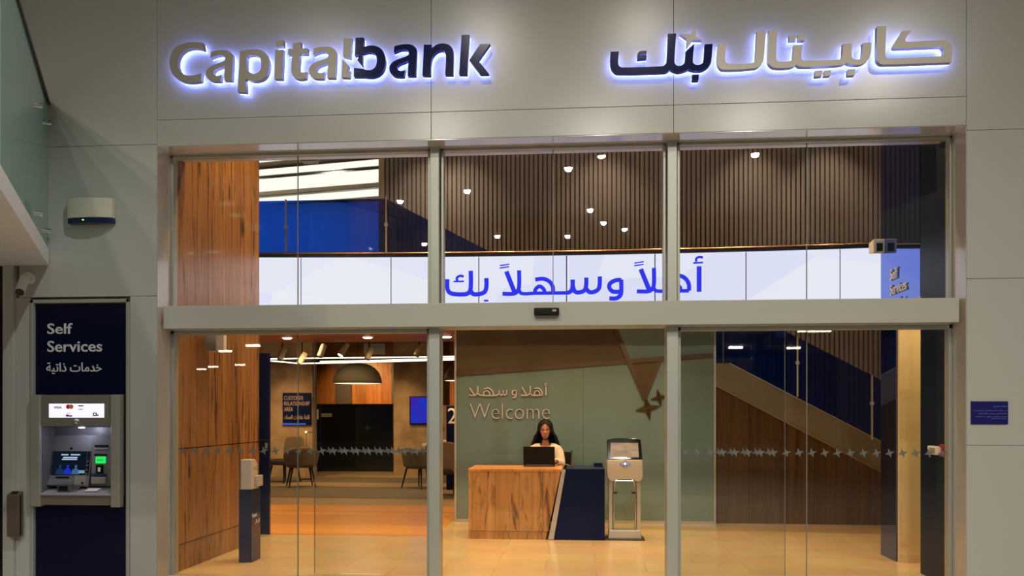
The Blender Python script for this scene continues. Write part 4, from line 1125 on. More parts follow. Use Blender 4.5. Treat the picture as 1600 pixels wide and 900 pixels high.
# ------------------------------------------------------------------ kiosk
kx, ky = 0.50, 9.24
kk = thing('queue_kiosk', 'silver ticket kiosk with a black framed touch screen beside the desk', 'kiosk', (kx, ky, 0))
def rr(pts, n=6): return [tuple(p) for p in smooth_loop(pts, n)]
hd = [(0.308, 0.88, 1), (0.690, 0.88, 1), (0.694, 0.70), (0.675, 0.655), (0.63, 0.642), (0.59, 0.665, 1), (0.42, 0.665, 1), (0.375, 0.642), (0.33, 0.655), (0.306, 0.70)]
part('printer_head', MB().prism(rr(hd), 'Y', ky - 0.10, ky + 0.06), mat('kiosk_silver', srgb(196, 186, 170), 0.35, 0.2), kk, bevel=0.012)
sl = lambda z: ky - 0.10 + (z - 0.88) * 0.35
def kplate(pts, lift, th):
    n = len(pts)
    return MB().add([(x, sl(z) - lift, z) for x, z in pts] + [(x, sl(z) - lift + th, z) for x, z in pts], [tuple(range(n)), tuple(range(2 * n - 1, n - 1, -1))] + [(i, i + n, (i + 1) % n + n, (i + 1) % n) for i in range(n)])
hz = part('screen_frame', kplate([(0.308, 0.882), (0.690, 0.882), (0.676, 1.095), (0.62, 1.108), (0.5, 1.112), (0.38, 1.108), (0.306, 1.095)], 0.0, 0.05), black_gl, kk, bevel=0.006)
part('back_shell', kplate([(0.315, 0.884), (0.683, 0.884), (0.670, 1.085), (0.5, 1.10), (0.313, 1.085)], -0.05, 0.03), silver, kk)
ks = mottled('kiosk_screen', srgb(104, 98, 94), srgb(150, 146, 148), 6, 0.45, (1, 1, 3))
part('screen', kplate([(0.342, 0.905), (0.652, 0.905), (0.645, 1.06), (0.348, 1.06)], 0.003, 0.004), ks, kk)
ov = MB().prism([(kx + 0.062 * math.cos(2 * PI * k / 24), 0.832 + 0.028 * math.sin(2 * PI * k / 24)) for k in range(24)], 'Y', ky - 0.106, ky - 0.098)
ob = part('ticket_slot', ov, grey_pl, kk, bevel=0.003)
part('slot_light', MB().box(kx - 0.035, ky - 0.109, 0.828, kx + 0.035, ky - 0.104, 0.842), emis('kiosk_blue', (0.20, 0.22, 1.0), 1.6), ob)
part('slot_light', MB().box(kx - 0.008, ky - 0.111, 0.824, kx + 0.008, ky - 0.105, 0.846), emis('kiosk_white', (0.8, 0.85, 1.0), 2.5), ob)
part('badge', MB().box(kx - 0.016, ky - 0.104, 0.864, kx + 0.016, ky - 0.098, 0.870), navy_desk, kk)
for x_ in (0.345, 0.655):
    s_ = 1 if x_ < kx else -1
    part('post', MB().box(x_ - 0.022, ky - 0.03, 0.09, x_ + 0.022, ky + 0.04, 0.66), silver, kk, bevel=0.008)
    part('inner_rail', MB().tube([(x_ + s_ * 0.035, ky - 0.01, 0.09), (x_ + s_ * 0.035, ky - 0.01, 0.54), (x_ + s_ * 0.045, ky - 0.01, 0.62), (x_ + s_ * 0.07, ky - 0.01, 0.66)], 0.010, 8), bright_steel, kk, smooth=True)
    part('glass_clip', MB().box(x_ + s_ * 0.03, ky - 0.02, 0.50, x_ + s_ * 0.075, ky + 0.0, 0.52), dark_pl, kk)
part('glass_panel', MB().box(0.38, ky + 0.0, 0.16, 0.62, ky + 0.008, 0.60), clear, kk)
part('light_strip', MB().box(0.40, ky - 0.03, 0.640, 0.59, ky - 0.02, 0.648), emis('kiosk_led', (1, 0.95, 0.8), 3), kk)
part('foot', MB().prism([(0.318, 0.012), (0.682, 0.012), (0.672, 0.105), (0.328, 0.105)], 'Y', ky - 0.08, ky + 0.10), silver, kk, bevel=0.008)
part('base_plate', MB().box(0.285, ky - 0.12, 0.0, 0.715, ky + 0.16, 0.014), dark_pl, kk, bevel=0.004)

# ------------------------------------------------------------------ sanitiser stand and navy leaf
sn = thing('sanitiser_stand', 'navy pedestal with a white hand sanitiser dispenser by the oak wall', 'dispenser stand', (-3.075, 7.61, 0))
part('pedestal', MB().box(-3.150, 7.50, 0.0, -3.028, 7.72, 0.675), navy_gloss, sn, bevel=0.003)
ds = part('dispenser', MB().prism([(7.505, 0.676), (7.655, 0.676), (7.655, 0.905), (7.60, 0.955), (7.505, 0.955)], 'X', -3.135, -3.030), mat('dispenser_white', srgb(196, 184, 176), 0.4), sn, bevel=0.006)
part('nozzle_box', MB().box(-3.030, 7.58, 0.70, -2.995, 7.70, 0.80), mat('dispenser_grey', srgb(180, 170, 164), 0.4), ds, bevel=0.004)
part('vent_slots', MB().box(-3.031, 7.56, 0.875, -3.028, 7.64, 0.882).box(-3.031, 7.56, 0.855, -3.028, 7.64, 0.862), grey_pl, ds)
def plus_text(s, y0, y1, z0, z1, m):
    mb = fit(text_mb(s, 0.002, 0.01), y0, y1, z0, z1, 0)
    face_plus_x(mb, -3.027)
    part('lettering', mb, m, sn)
wt = mat('lettering_white', (0.6, 0.6, 0.62), 0.5)
plus_text('Capital', 7.515, 7.62, 0.405, 0.450, wt)
plus_text('bank', 7.622, 7.70, 0.405, 0.445, mat('lettering_dim', srgb(84, 88, 120), 0.5))
plus_text(arabic('كابيتال'), 7.585, 7.70, 0.345, 0.390, wt)
plus_text(arabic('بنك'), 7.515, 7.58, 0.345, 0.390, mat('lettering_dim', (0, 0, 0)))
nl = thing('door_leaf', 'navy door leaf standing behind the end of the oak wall', 'door', (-3.55, 9.12, 0))
part('leaf', MB().box(-3.64, 9.10, 0.02, -3.468, 9.14, 2.06), navy_gloss, nl, bevel=0.003)
part('push_bar', MB().tube([(-3.63, 9.07, 1.08), (-3.475, 9.07, 1.08)], 0.012, 8), black_m, nl)
part('lock_plate', MB().box(-3.515, 9.094, 0.99, -3.49, 9.10, 1.05), silver, nl)
# ------------------------------------------------------------------ customer area behind the left panes
sg = thing('hanging_sign', 'navy customer relationship area sign on the concrete wall', 'sign', (-6.05, 17.5, 1.13))
part('board', MB().box(-6.36, 17.46, 1.13, -5.73, 17.50, 1.82), navy_desk, sg, bevel=0.004)
tw = mat('sign_text', srgb(170, 150, 140), 0.5)
for s_, x1, z in (('CUSTOMER', -5.90, 1.665), ('RELATIONSHIP', -5.765, 1.545), ('AREA', -6.135, 1.425)):
    part('lettering', fit(text_mb(s_, 0.004, 0.0), -6.325, x1, z, z + 0.085, 17.457), tw, sg)
part('lettering', fit(text_mb(arabic('قاعة علاقات العملاء'), 0.004, 0.01), -6.325, -5.765, 1.245, 1.345, 17.457), tw, sg)
part('lit_edge', MB().box(-6.36, 17.455, 1.13, -5.85, 17.462, 1.165), emis('sign_blue', (0.05, 0.12, 0.6), 1.0), sg)

tv = thing('television', 'wall television with a glowing blue picture on the concrete column', 'television', (-3.4, 18.2, 1.13))
part('case', MB().box(-3.735, 18.15, 1.13, -3.05, 18.2, 1.755), black_m, tv, bevel=0.004)
tm = emis('tv_blue', (0.03, 0.05, 0.7), 1.0)
nt = tm.node_tree; e_n = [n for n in nt.nodes if n.type == 'EMISSION'][0]
tcn = nt.nodes.new('ShaderNodeTexCoord'); nzn = nt.nodes.new('ShaderNodeTexNoise'); nzn.inputs['Scale'].default_value = 3.0
rpn = nt.nodes.new('ShaderNodeValToRGB'); rpn.color_ramp.elements[0].color = (*srgb(30, 60, 210), 1); rpn.color_ramp.elements[1].color = (*srgb(70, 40, 190), 1)
rpn.color_ramp.elements[0].position = 0.35; rpn.color_ramp.elements[1].position = 0.65
nt.links.new(tcn.outputs['Object'], nzn.inputs['Vector']); nt.links.new(nzn.outputs['Fac'], rpn.inputs[0]); nt.links.new(rpn.outputs[0], e_n.inputs[0])
part('screen', MB().box(-3.71, 18.145, 1.16, -3.07, 18.15, 1.735), tm, tv)

digit = mat('digit_white', srgb(214, 204, 190), 0.5)
b1 = thing('service_booth', 'dark glossy service booth with the number one on its edge', 'booth', (-5.35, 19.7, 0))
part('front_panel', MB().box(-6.14, 19.40, 0, -4.39, 19.45, 1.573), black_gl, b1, bevel=0.004)
part('edge_panel', MB().box(-6.33, 19.34, 0, -6.15, 19.5, 1.573), navy_gloss, b1, bevel=0.004)
part('side_panel', MB().box(-4.44, 19.45, 0, -4.39, 21.2, 1.573), black_gl, b1)
part('top_rail', MB().box(-6.33, 19.36, 1.573, -4.36, 19.48, 1.60), black_m, b1)
part('number', fit(text_mb('1', 0.01, 0.02), -6.245, -6.165, 1.235, 1.47, 19.33), digit, b1)
part('name_plate', MB().box(-6.12, 19.385, 1.29, -5.86, 19.40, 1.38), mat('plate_beige', srgb(150, 140, 112), 0.5), b1)
b2 = thing('service_booth', 'navy booth end with the number two seen through the open doorway', 'booth', (-2.0, 15.2, 0))
part('edge_panel', MB().box(-2.375, 14.8, 0, -1.60, 14.9, 1.516), navy_desk, b2, bevel=0.004)
part('side_panel', MB().box(-2.375, 14.9, 0, -2.33, 16.2, 1.516), navy_desk, b2)
part('number', fit(text_mb('2', 0.01, -0.005), -2.345, -2.185, 1.20, 1.475, 14.79), digit, b2)
ct = thing('service_counter', 'white topped counter with beige back screen beside booth two', 'counter', (-2.75, 16.8, 0))
part('top', MB().box(-3.1, 16.3, 0.72, -2.42, 17.2, 0.78), white_pl, ct, bevel=0.006)
part('body', MB().box(-3.05, 16.4, 0, -2.5, 17.1, 0.72), conc, ct)
solo('partition', MB().box(-3.0, 17.3, 0, -1.9, 17.36, 1.55), mat('beige_screen', srgb(160, 126, 104), 0.7), 'low beige partition screen behind the white topped counter', 'partition', bevel=0.01)
bk = thing('paper_tray', 'white paper tray on the counter under the plant', 'tray', (-2.66, 16.45, 0.78))
part('tray', MB().box(-2.84, 16.35, 0.78, -2.50, 16.55, 0.83), white_pl, bk, bevel=0.004)
part('papers', MB().box(-2.82, 16.37, 0.83, -2.53, 16.53, 0.85), mat('paper', (0.8, 0.78, 0.72), 0.7), bk)
pl_ = thing('potted_plant', 'dark leafy plant in a pot on the white counter', 'plant', (-2.83, 16.75, 0.78))
part('pot', MB().lathe([(0.05, 0), (0.07, 0.12), (0.062, 0.12), (0.05, 0.10)], (-2.83, 16.75, 0.78), 16), black_m, pl_, smooth=True)
lf = MB()
rnd = random.Random(3)
for k in range(26):
    a_, e2, ln = rnd.uniform(0, 2 * PI), rnd.uniform(0.3, 1.35), rnd.uniform(0.16, 0.34)
    d_ = Vector((math.cos(a_) * math.cos(e2), math.sin(a_) * math.cos(e2), math.sin(e2)))
    s_ = d_.cross(Vector((0, 0, 1))).normalized() * 0.028
    o_ = Vector((-2.83, 16.75, 0.88))
    m_ = o_ + d_ * ln * 0.55; t_ = o_ + d_ * ln + Vector((0, 0, -0.03))
    up_ = s_.cross(d_).normalized() * 0.006
    lf.add([o_, m_ + s_, t_, m_ - s_, m_ + up_], [(0, 1, 4), (1, 2, 4), (2, 3, 4), (3, 0, 4)])
part('leaves', lf, mat('leaf_dark', srgb(24, 34, 22), 0.5), pl_)

# pendants
def pendant(x, y, rz_, rad, lab):
    t = thing('pendant_lamp', lab, 'lamp', (x, y, rz_), 'dome pendants over the booths')
    pr = []
    for k in range(13):
        a_ = PI / 2 * k / 12
        pr.append((max(0.012, rad * math.cos(a_) ** 0.8), 0.84 * rad * math.sin(a_)))
    dome = MB().lathe(pr, (x, y, rz_), 40)
    dome.f.pop(-2)
    d = part('dome', dome, mat('pendant_shell', srgb(104, 95, 78), 0.6), t, smooth=True)
    md = d.modifiers.new('shell', 'SOLIDIFY'); md.thickness = 0.012
    part('diffuser', MB().lathe([(rad * 0.97, 0), (rad * 0.97, 0.02)], (x, y, rz_ + 0.004), 40), emis('pendant_glow', (1.0, 0.80, 0.52), 2.2), t)
    part('cord', MB().tube([(x, y, rz_ + 0.84 * rad), (x, y, 2.98)], 0.006, 6), black_m, t)
    part('ceiling_rose', MB().lathe([(0.05, 0), (0.05, 0.03)], (x, y, 2.95), 16), black_m, t)
    lamp('pendant_light', 'SPOT', (x, y, rz_ - 0.03), 90, WARM, 0.2, 150, 0.6, (x, y, 0))
pendant(-4.565, 16.9, 1.995, 0.50, 'wide dome pendant lamp hanging before the far oak wall, beside the blue television')
pendant(-1.98, 14.6, 1.955, 0.40, 'dome pendant lamp seen half through the open doorway above number two')

# linear lights under the dark ceiling
ln_e = emis('linear_glow', (1.0, 0.86, 0.60), 4.0)
def linear(pts, lab):
    t = thing('linear_light', lab, 'light', pts[0], 'hanging light lines')
    part('tube', MB().tube(pts, 0.011, 8), ln_e, t, smooth=True)
    hs = MB()
    part('housing', MB().tube([(p[0], p[1], p[2] + 0.024) for p in pts], 0.013, 6), black_m, t)
    for p in (pts[0], pts[-1]):
        part('cord', MB().tube([(p[0], p[1], p[2] + 0.02), (p[0], p[1], 2.98)], 0.003, 5), black_m, t)
def lpath(pts, y):
    return [tuple(U(x, q, 'Y', y)) for x, q in pts]
linear(lpath([(390, 561), (713, 557), (760, 556)], 16.0), 'straight light line highest below the dark ceiling')
linear(lpath([(390, 561), (470, 568), (520, 567), (713, 562), (760, 561)], 16.3), 'bent light line lowest below the dark ceiling')
linear(lpath([(500, 565), (600, 563), (713, 559.5), (760, 558)], 16.15), 'short slanting light line between the other two')
lamp('linear_fill', 'AREA', (-4.8, 15.2, 2.45), 55, WARM, sx=5, sy=0.3, aim=(-4.8, 16.3, 0))
# track spots
def track(x, y, z, lit, lab, a_, r=0.055):
    t = thing('track_spotlight', lab, 'spotlight', (x, y, z), 'track spots on the dark ceiling')
    d_ = Vector((math.cos(a_) * 0.5, -0.3, -0.8)).normalized()
    c_ = Vector((x, y, z))
    part('head', MB().tube([c_ - d_ * 0.12, c_ + d_ * 0.12], r, 16), mat('spot_body', (0.8, 0.76, 0.7), 0.5), t, smooth=True)
    part('lens', MB().tube([c_ + d_ * 0.121, c_ + d_ * 0.128], r * 0.8, 16), emis('spot_on', (1, 0.85, 0.6), 12 if lit else 0.3) if lit else grey_pl, t)
    part('stem', MB().tube([c_, (x, y, 2.98)], 0.012, 6), black_m, t)
for k, (x, y, Y_, lit, lab) in enumerate(((441, 553, 15.0, 0, 'track spotlight first from the left under the dark ceiling'), (472, 560, 15.6, 0, 'track spotlight second from the left, hanging lower in view'), (503, 548, 14.6, 0, 'track spotlight third from the left, above the booth'),
                                 (537, 546, 14.4, 1, 'lit track spotlight in the middle of the dark ceiling'), (577, 552, 15.0, 0, 'track spotlight left of the projector'), (655, 547, 14.6, 0, 'track spotlight above the blue television'))):
    q = U(x, y, 'Y', Y_)
    track(q.x, q.y, q.z, lit, lab, 2.4 if k % 2 else 2.0)
pj = thing('projector', 'square ceiling projector plate with a pale screen under the dark ceiling', 'projector', (-4.2, 17.0, 2.7))
part('plate', MB().box(-4.45, 16.95, 2.60, -4.0, 17.0, 2.82), mat('projector_frame', srgb(110, 100, 86), 0.5), pj)
part('pane', MB().box(-4.42, 16.945, 2.62, -4.03, 16.95, 2.80), mat('projector_pane', srgb(96, 104, 112), 0.3), pj)
part('stem', MB().tube([(-4.22, 16.97, 2.82), (-4.22, 16.97, 2.98)], 0.012, 6), black_m, pj)
def downlight(x, y, z, lab, r=0.06, pw=0, es=14, grp='soffit downlights', drop=0.05):
    t = thing('downlight', lab, 'light', (x, y, z), grp)
    part('rim', MB().lathe([(r * 1.25, -0.004), (r * 1.25, 0.004), (r, 0.004), (r, -0.004)], (x, y, z - 0.004), 20), white_pl, t)
    part('lens', MB().lathe([(r * 0.3, -r * drop), (r * 0.75, -r * drop * 0.8), (r, -0.002), (r, 0.002)], (x, y, z - 0.004), 20), emis('downlight_%d' % es, (1, 0.80, 0.52) if es < 50 else (1, 0.93, 0.82), es), t)
    if pw: lamp('downlight_beam', 'SPOT', (x, y, z - 0.02), pw, WARM, r, 110, 0.7, (x, y, 0))
for x, lab in ((-4.48, 'left square downlight in the oak soffit'), (-3.22, 'right square downlight in the oak soffit'), (-2.0, 'hidden downlight in the oak soffit by the doorway')):
    downlight(x, 12.5, 2.55, lab, 0.075, 110, 14, 'soffit downlights', 0.3)
for x in (-5.4, -3.9, -2.4):
    lamp('wood_floor_beam', 'SPOT', (x, 10.9, 2.5), 95, WARM, 0.06, 110, 0.7, (x, 10.9, 0))
for x, y, tx, ty in ((-6.2, 16.2, -6.2, 17.5), (-3.9, 17.0, -3.9, 18.2), (-4.6, 21.2, -4.8, 23), (-2.4, 21.2, -2.2, 23), (-6.2, 21.2, -6.0, 23)):
    lamp('wall_wash', 'SPOT', (x, y, 2.85), 200 if y < 20 else 260, WARM, 0.05, 62 if y < 20 else 90, 1.0, (tx, ty, 0.75 if y < 20 else 1.7))

for x in (-6.3, -4.9, -3.4):
    lamp('carpet_beam', 'SPOT', (x, 14.4, 2.9), 70, WARM, 0.06, 110, 0.8, (x, 15.0, 0))
lamp('booth_wash', 'SPOT', (-5.9, 18.3, 2.85), 60, WARM, 0.05, 90, 0.8, (-5.9, 19.4, 1.2))  # unseen spot added to bring out the booth number

q = U(484, 249, 'Y', 13.6)
cf = thing('ceiling_fixture', 'small beige box fixture hanging before the light strips upstairs', 'fixture', (q.x, 13.6, q.z))
part('case', MB().box(q.x - 0.13, 13.5, q.z - 0.05, q.x + 0.13, 13.7, q.z + 0.07), mat('fixture_beige', srgb(150, 130, 96), 0.5), cf, bevel=0.01)
part('lens', MB().tube([(q.x, 13.505, q.z), (q.x, 13.48, q.z)], 0.035, 14), black_m, cf)
part('stem', MB().tube([(q.x, 13.6, q.z + 0.06), (q.x, 13.6, 5.9)], 0.012, 6), black_m, cf)
# chairs
uphol = mottled('upholstery_taupe', srgb(128, 114, 92), srgb(108, 96, 78), 60, 0.9)
def leg_set(t, hx, hy, z, splay=0.05):
    for sx in (-1, 1):
        for sy in (-1, 1):
            part('leg', MB().tube([(sx * hx, sy * hy, z), (sx * (hx + splay), sy * (hy + splay), 0.0)], [0.020, 0.011], 8), black_m, t, smooth=True)
def make_armchair(lab):
    t = thing('armchair', lab, 'chair', (0, 0, 0), 'taupe visitor chairs')
    # front faces -Y; shell wraps the back (+Y) and the sides
    rings = []
    nA = 24
    for j in range(7):
        row = []
        for k in range(nA + 1):
            a_ = R(-62) + (R(242) - R(-62)) * k / nA     # around the back
            s_ = max(0, math.sin(a_))
            front = 1 - s_
            ztop = 0.60 + 0.16 * s_ ** 0.7 if math.sin(a_) > 0 else 0.60 + 0.02 * math.sin(a_)
            z = 0.40 + (ztop - 0.40) * j / 6
            fl = 0.88 + 0.16 * j / 6
            row.append(Vector((0.30 * fl * math.cos(a_), 0.04 + 0.27 * fl * math.sin(a_), z)))
        rings.append(row)
    sh = part('shell', MB().loft(rings, False, False), uphol, t, smooth=True)
    md = sh.modifiers.new('thick', 'SOLIDIFY'); md.thickness = 0.05; md.offset = 0
    md = sh.modifiers.new('sub', 'SUBSURF'); md.levels = 1; md.render_levels = 1
    part('seat', MB().lathe([(0.05, 0.37), (0.25, 0.37), (0.265, 0.40), (0.265, 0.45), (0.24, 0.47), (0.05, 0.475)], (0, 0.0, 0), 28), uphol, t, smooth=True)
    leg_set(t, 0.17, 0.17, 0.38, 0.07)
    return t
def make_highback(lab):
    t = thing('high_back_chair', lab, 'chair', (0, 0, 0), 'taupe visitor chairs')
    prof = smooth_loop([(-0.225, 0.40, 1), (0.225, 0.40, 1), (0.255, 0.62), (0.25, 0.84), (0.20, 0.90), (0.0, 0.91), (-0.20, 0.90), (-0.25, 0.84), (-0.255, 0.62)], 5)
    mb = MB()
    n = len(prof)
    def yb(x, z): return 0.20 + (z - 0.4) * 0.16 - 0.5 * x * x
    vs = [(p.x, yb(p.x, p.y), p.y) for p in prof] + [(p.x, yb(p.x, p.y) + 0.07, p.y) for p in prof]
    mb.add(vs, [tuple(range(n)), tuple(range(2 * n - 1, n - 1, -1))] + [(i, i + n, (i + 1) % n + n, (i + 1) % n) for i in range(n)])
    part('backrest', mb, uphol, t, bevel=0.02)
    part('seat', MB().prism([tuple(p) for p in smooth_loop([(-0.24, -0.22), (0.24, -0.22), (0.25, 0.22), (-0.25, 0.22)], 5)], 'Z', 0.36, 0.46), mat('seat_dark', srgb(44, 38, 34), 0.85), t, bevel=0.03)
    leg_set(t, 0.17, 0.17, 0.37, 0.05)
    return t
ac = make_armchair('low armchair with slim black legs facing away beside the navy sign')
ac.location = (-5.20, 15.25, 0); ac.rotation_euler = (0, 0, R(205))
dup(ac, (-2.92, 15.15, 0), R(150), 'low armchair with slim black legs under the blue television')
hb = make_highback('high backed chair with dark seat facing left below the navy sign')
hb.location = (-5.86, 16.2, 0); hb.rotation_euler = (0, 0, R(-28))
dup(hb, (-2.24, 13.9, 0), R(172), 'high backed chair seen from behind in the open doorway')
stb = thing('side_table', 'small wire side table partly hidden behind the oak wall', 'table', (-6.35, 15.6, 0))
part('top', MB().lathe([(0.22, 0.0), (0.22, 0.02)], (-6.35, 15.6, 0.44), 28), black_m, stb)
for a_ in (-0.5, 1.6, 3.7):
    c_, s2 = math.cos(a_) * 0.2, math.sin(a_) * 0.2
    part('leg', MB().tube([(-6.35 + c_, 15.6 + s2, 0.44), (-6.35 + c_, 15.6 + s2, 0.0)], 0.008, 6), black_m, stb)
part('base_ring', MB().tube([(-6.35 + 0.2 * math.cos(2 * PI * k / 24), 15.6 + 0.2 * math.sin(2 * PI * k / 24), 0.008) for k in range(25)], 0.008, 6, False), black_m, stb)
fl_ = thing('reading_lamp', 'slim reading lamp with small lit heads between the chairs', 'lamp', (-5.65, 16.9, 0))
part('pole', MB().tube([(-5.65, 16.9, 0.02), (-5.65, 16.9, 0.98)], 0.008, 8), bright_steel, fl_)
part('base', MB().lathe([(0.11, 0), (0.11, 0.02)], (-5.65, 16.9, 0), 20), black_m, fl_)
part('arm', MB().tube([(-5.65, 16.9, 0.98), (-5.50, 16.86, 0.99)], 0.007, 8), black_m, fl_)
part('bulb', MB().lathe([(0.001, -0.02), (0.02, -0.008), (0.02, 0.008), (0.001, 0.02)], (-5.65, 16.88, 0.99), 12), emis('bulb', (1, 0.8, 0.5), 6), fl_)

# ------------------------------------------------------------------ the mall behind the viewer (seen as reflections)
gal = MB()
gp = [(-9.0, -11.5), (-4.0, -12.0), (1.0, -11.6), (4.9, -10.2), (7.2, -7.6), (8.2, -4.5), (8.4, -1.0), (8.4, 6.5)]
gpath = []
for a_, b_ in zip(gp[:-1], gp[1:]):
    for k in range(6): gpath.append((a_[0] + (b_[0] - a_[0]) * k / 6, a_[1] + (b_[1] - a_[1]) * k / 6))
gpath.append(gp[-1])
def ribbon(path, z0, z1, th):
    rings = []
    for i, p in enumerate(path):
        q = Vector(path[min(i + 1, len(path) - 1)]) - Vector(path[max(i - 1, 0)])
        q.normalize(); n_ = Vector((q.y, -q.x)) * th
        rings.append([Vector((p[0], p[1], z0)), Vector((p[0], p[1], z1)), Vector((p[0] + n_.x, p[1] + n_.y, z1)), Vector((p[0] + n_.x, p[1] + n_.y, z0))])
    return MB().loft(rings)
gs = struct('balcony_gallery', ribbon(gpath, 4.0, 4.6, 0.3), mat('gallery_white', srgb(170, 164, 150), 0.5), 'curved white gallery edge across the mall', 'balcony')
part('parapet_glass', ribbon(gpath, 4.6, 6.3, 0.02), mat('gallery_glass', srgb(120, 150, 138), 0.25), gs)
struct('ceiling_gallery', MB().prism([(-13.5, -26), (11.5, -26), (11.5, -4), (11.5, 6.4), (8.6, 6.4), (8.55, -4.4), (7.4, -7.8), (5.0, -10.4), (1.0, -11.8), (-4, -12.2), (-13.5, -11.6)], 'Z', 4.2, 4.5), mall_wall, 'gallery slab across the mall', 'ceiling')
def mirrored(x, y, z):
    """mall ceiling point whose image in the shop glass is seen along the sight line of (x, y)"""
    q = U(x, y, 'Z', z)
    return q.x, 2 * (GY + 0.01) - q.y
for x, y in ((730, 297), (888, 262), (777, 368), (922, 327), (943, 347), (976, 357), (887, 368), (625, 313), (580, 387), (663, 380), (1180, 240), (1215, 225)):
    mx_, my_ = mirrored(x, y, 8.6)
    downlight(mx_, my_, 8.6, 'round downlight in the mall ceiling above the far gallery', 0.12, 0, 90, 'mall downlights', 0.9)
def panel_light(mx_, my_, z):
    t = thing('ceiling_panel_light', 'short white panel light under the far mall gallery', 'light', (mx_, my_, z), 'gallery panel lights')
    part('tray', MB().box(mx_ - 0.30, my_ - 0.12, z - 0.03, mx_ + 0.30, my_ + 0.12, z), white_pl, t)
    part('lens', MB().box(mx_ - 0.27, my_ - 0.10, z - 0.12, mx_ + 0.27, my_ + 0.10, z - 0.03), emis('panel_lens', (1, 0.9, 0.75), 22), t)
for x, y in ((278, 543), (352, 546), (395, 537), (315, 575), (333, 571), (375, 568), (1260, 513), (1285, 513), (1150, 540), (1240, 541)):
    panel_light(*mirrored(x, y, 4.2), 4.2)
for x, y in ((292, 394), (332, 391), (397, 350), (371, 333), (355, 315), (398, 356)):
    panel_light(*mirrored(x, y, 8.6), 8.6)
# ------------------------------------------------------------------ receptionist
PX, PY = -0.405, 10.03
def skin_obj(verts, edges, radii, root_i=0, sub=2):
    me = bpy.data.meshes.new('tmp'); me.from_pydata([Vector(v) for v in verts], edges, [])
    o = bpy.data.objects.new('tmp', me); C.objects.link(o)
    o.modifiers.new('s', 'SKIN')
    for i, r_ in enumerate(radii):
        sv = me.skin_vertices[0].data[i]
        sv.radius = r_ if isinstance(r_, tuple) else (r_, r_)
        sv.use_root = (i == root_i)
    md = o.modifiers.new('u', 'SUBSURF'); md.levels = sub; md.render_levels = sub
    return take_eval(o)
def take_eval(o):
    bpy.context.view_layer.update()
    me = bpy.data.meshes.new_from_object(o.evaluated_get(bpy.context.evaluated_depsgraph_get()))
    mb = MB().add([v.co for v in me.vertices], [tuple(p.vertices) for p in me.polygons])
    od = o.data
    bpy.data.objects.remove(o); bpy.data.meshes.remove(me); bpy.data.meshes.remove(od)
    return mb
def remeshed(mb, voxel, smooth=4):
    me = bpy.data.meshes.new('tmp'); me.from_pydata(mb.v, [], mb.f)
    o = bpy.data.objects.new('tmp', me); C.objects.link(o)
    md = o.modifiers.new('r', 'REMESH'); md.mode = 'VOXEL'; md.voxel_size = voxel
    if smooth:
        md = o.modifiers.new('sm', 'SMOOTH'); md.iterations = smooth; md.factor = 0.5
    return take_eval(o)
ppl = thing('person', 'woman with long black hair and white blouse working at the laptop', 'person', (PX, PY, 0))
def W3(v): return (PX + v[0], PY + v[1], v[2])
V, Ed, Rd = [], [], []
def chain(pts, rads, start=None):
    prev = start
    ids = []
    for p, r_ in zip(pts, rads):
        V.append(W3(p)); Rd.append(r_)
        if prev is not None: Ed.append((prev, len(V) - 1))
        prev = len(V) - 1; ids.append(prev)
    return ids
torso = chain([(0, .10, .50), (0, .11, .62), (0, .10, .74), (0, .085, .85), (0, .075, .93), (0, .065, .985), (0, .055, 1.03), (0, .045, 1.085)],
              [(.15, .11), (.125, .095), (.12, .09), (.135, .10), (.115, .08), (.055, .05), (.046, .046), (.048, .05)])
for s_ in (-1, 1):
    arm = chain([(s_ * .120, .075, .955), (s_ * .156, .07, .938), (s_ * .175, .04, .83), (s_ * .185, -.02, .755), (s_ * .158, -.16, .795), (s_ * .115, -.285, .822), (s_ * .10, -.325, .822), (s_ * .09, -.36, .818)],
                [.055, .055, .043, .037, .034, .025, (.030, .016), (.036, .014)], torso[4])
    w_ = arm[-1]
    hx = s_ * .09
    for k, (ox, ln) in enumerate(((-.030, .058), (-.010, .068), (.011, .064), (.031, .050))):
        b0 = (hx + ox * 0.95, -.385, .817)
        chain([b0, (hx + ox * 1.05, -.385 - ln * .5, .816), (hx + ox * 1.1, -.385 - ln, .802)], [.0092, .0085, .007], w_)
    chain([(hx - s_ * .036, -.345, .815), (hx - s_ * .055, -.375, .806), (hx - s_ * .056, -.398, .802)], [.011, .0095, .008], arm[-2])
    chain([(s_ * .09, .05, .49), (s_ * .11, -.17, .49), (s_ * .12, -.36, .46), (s_ * .12, -.34, .26), (s_ * .12, -.31, .085), (s_ * .12, -.34, .045), (s_ * .125, -.46, .035)], [.095, .085, .06, .055, .04, .036, .03], torso[0])
body = skin_obj(V, Ed, Rd, 0, 2)
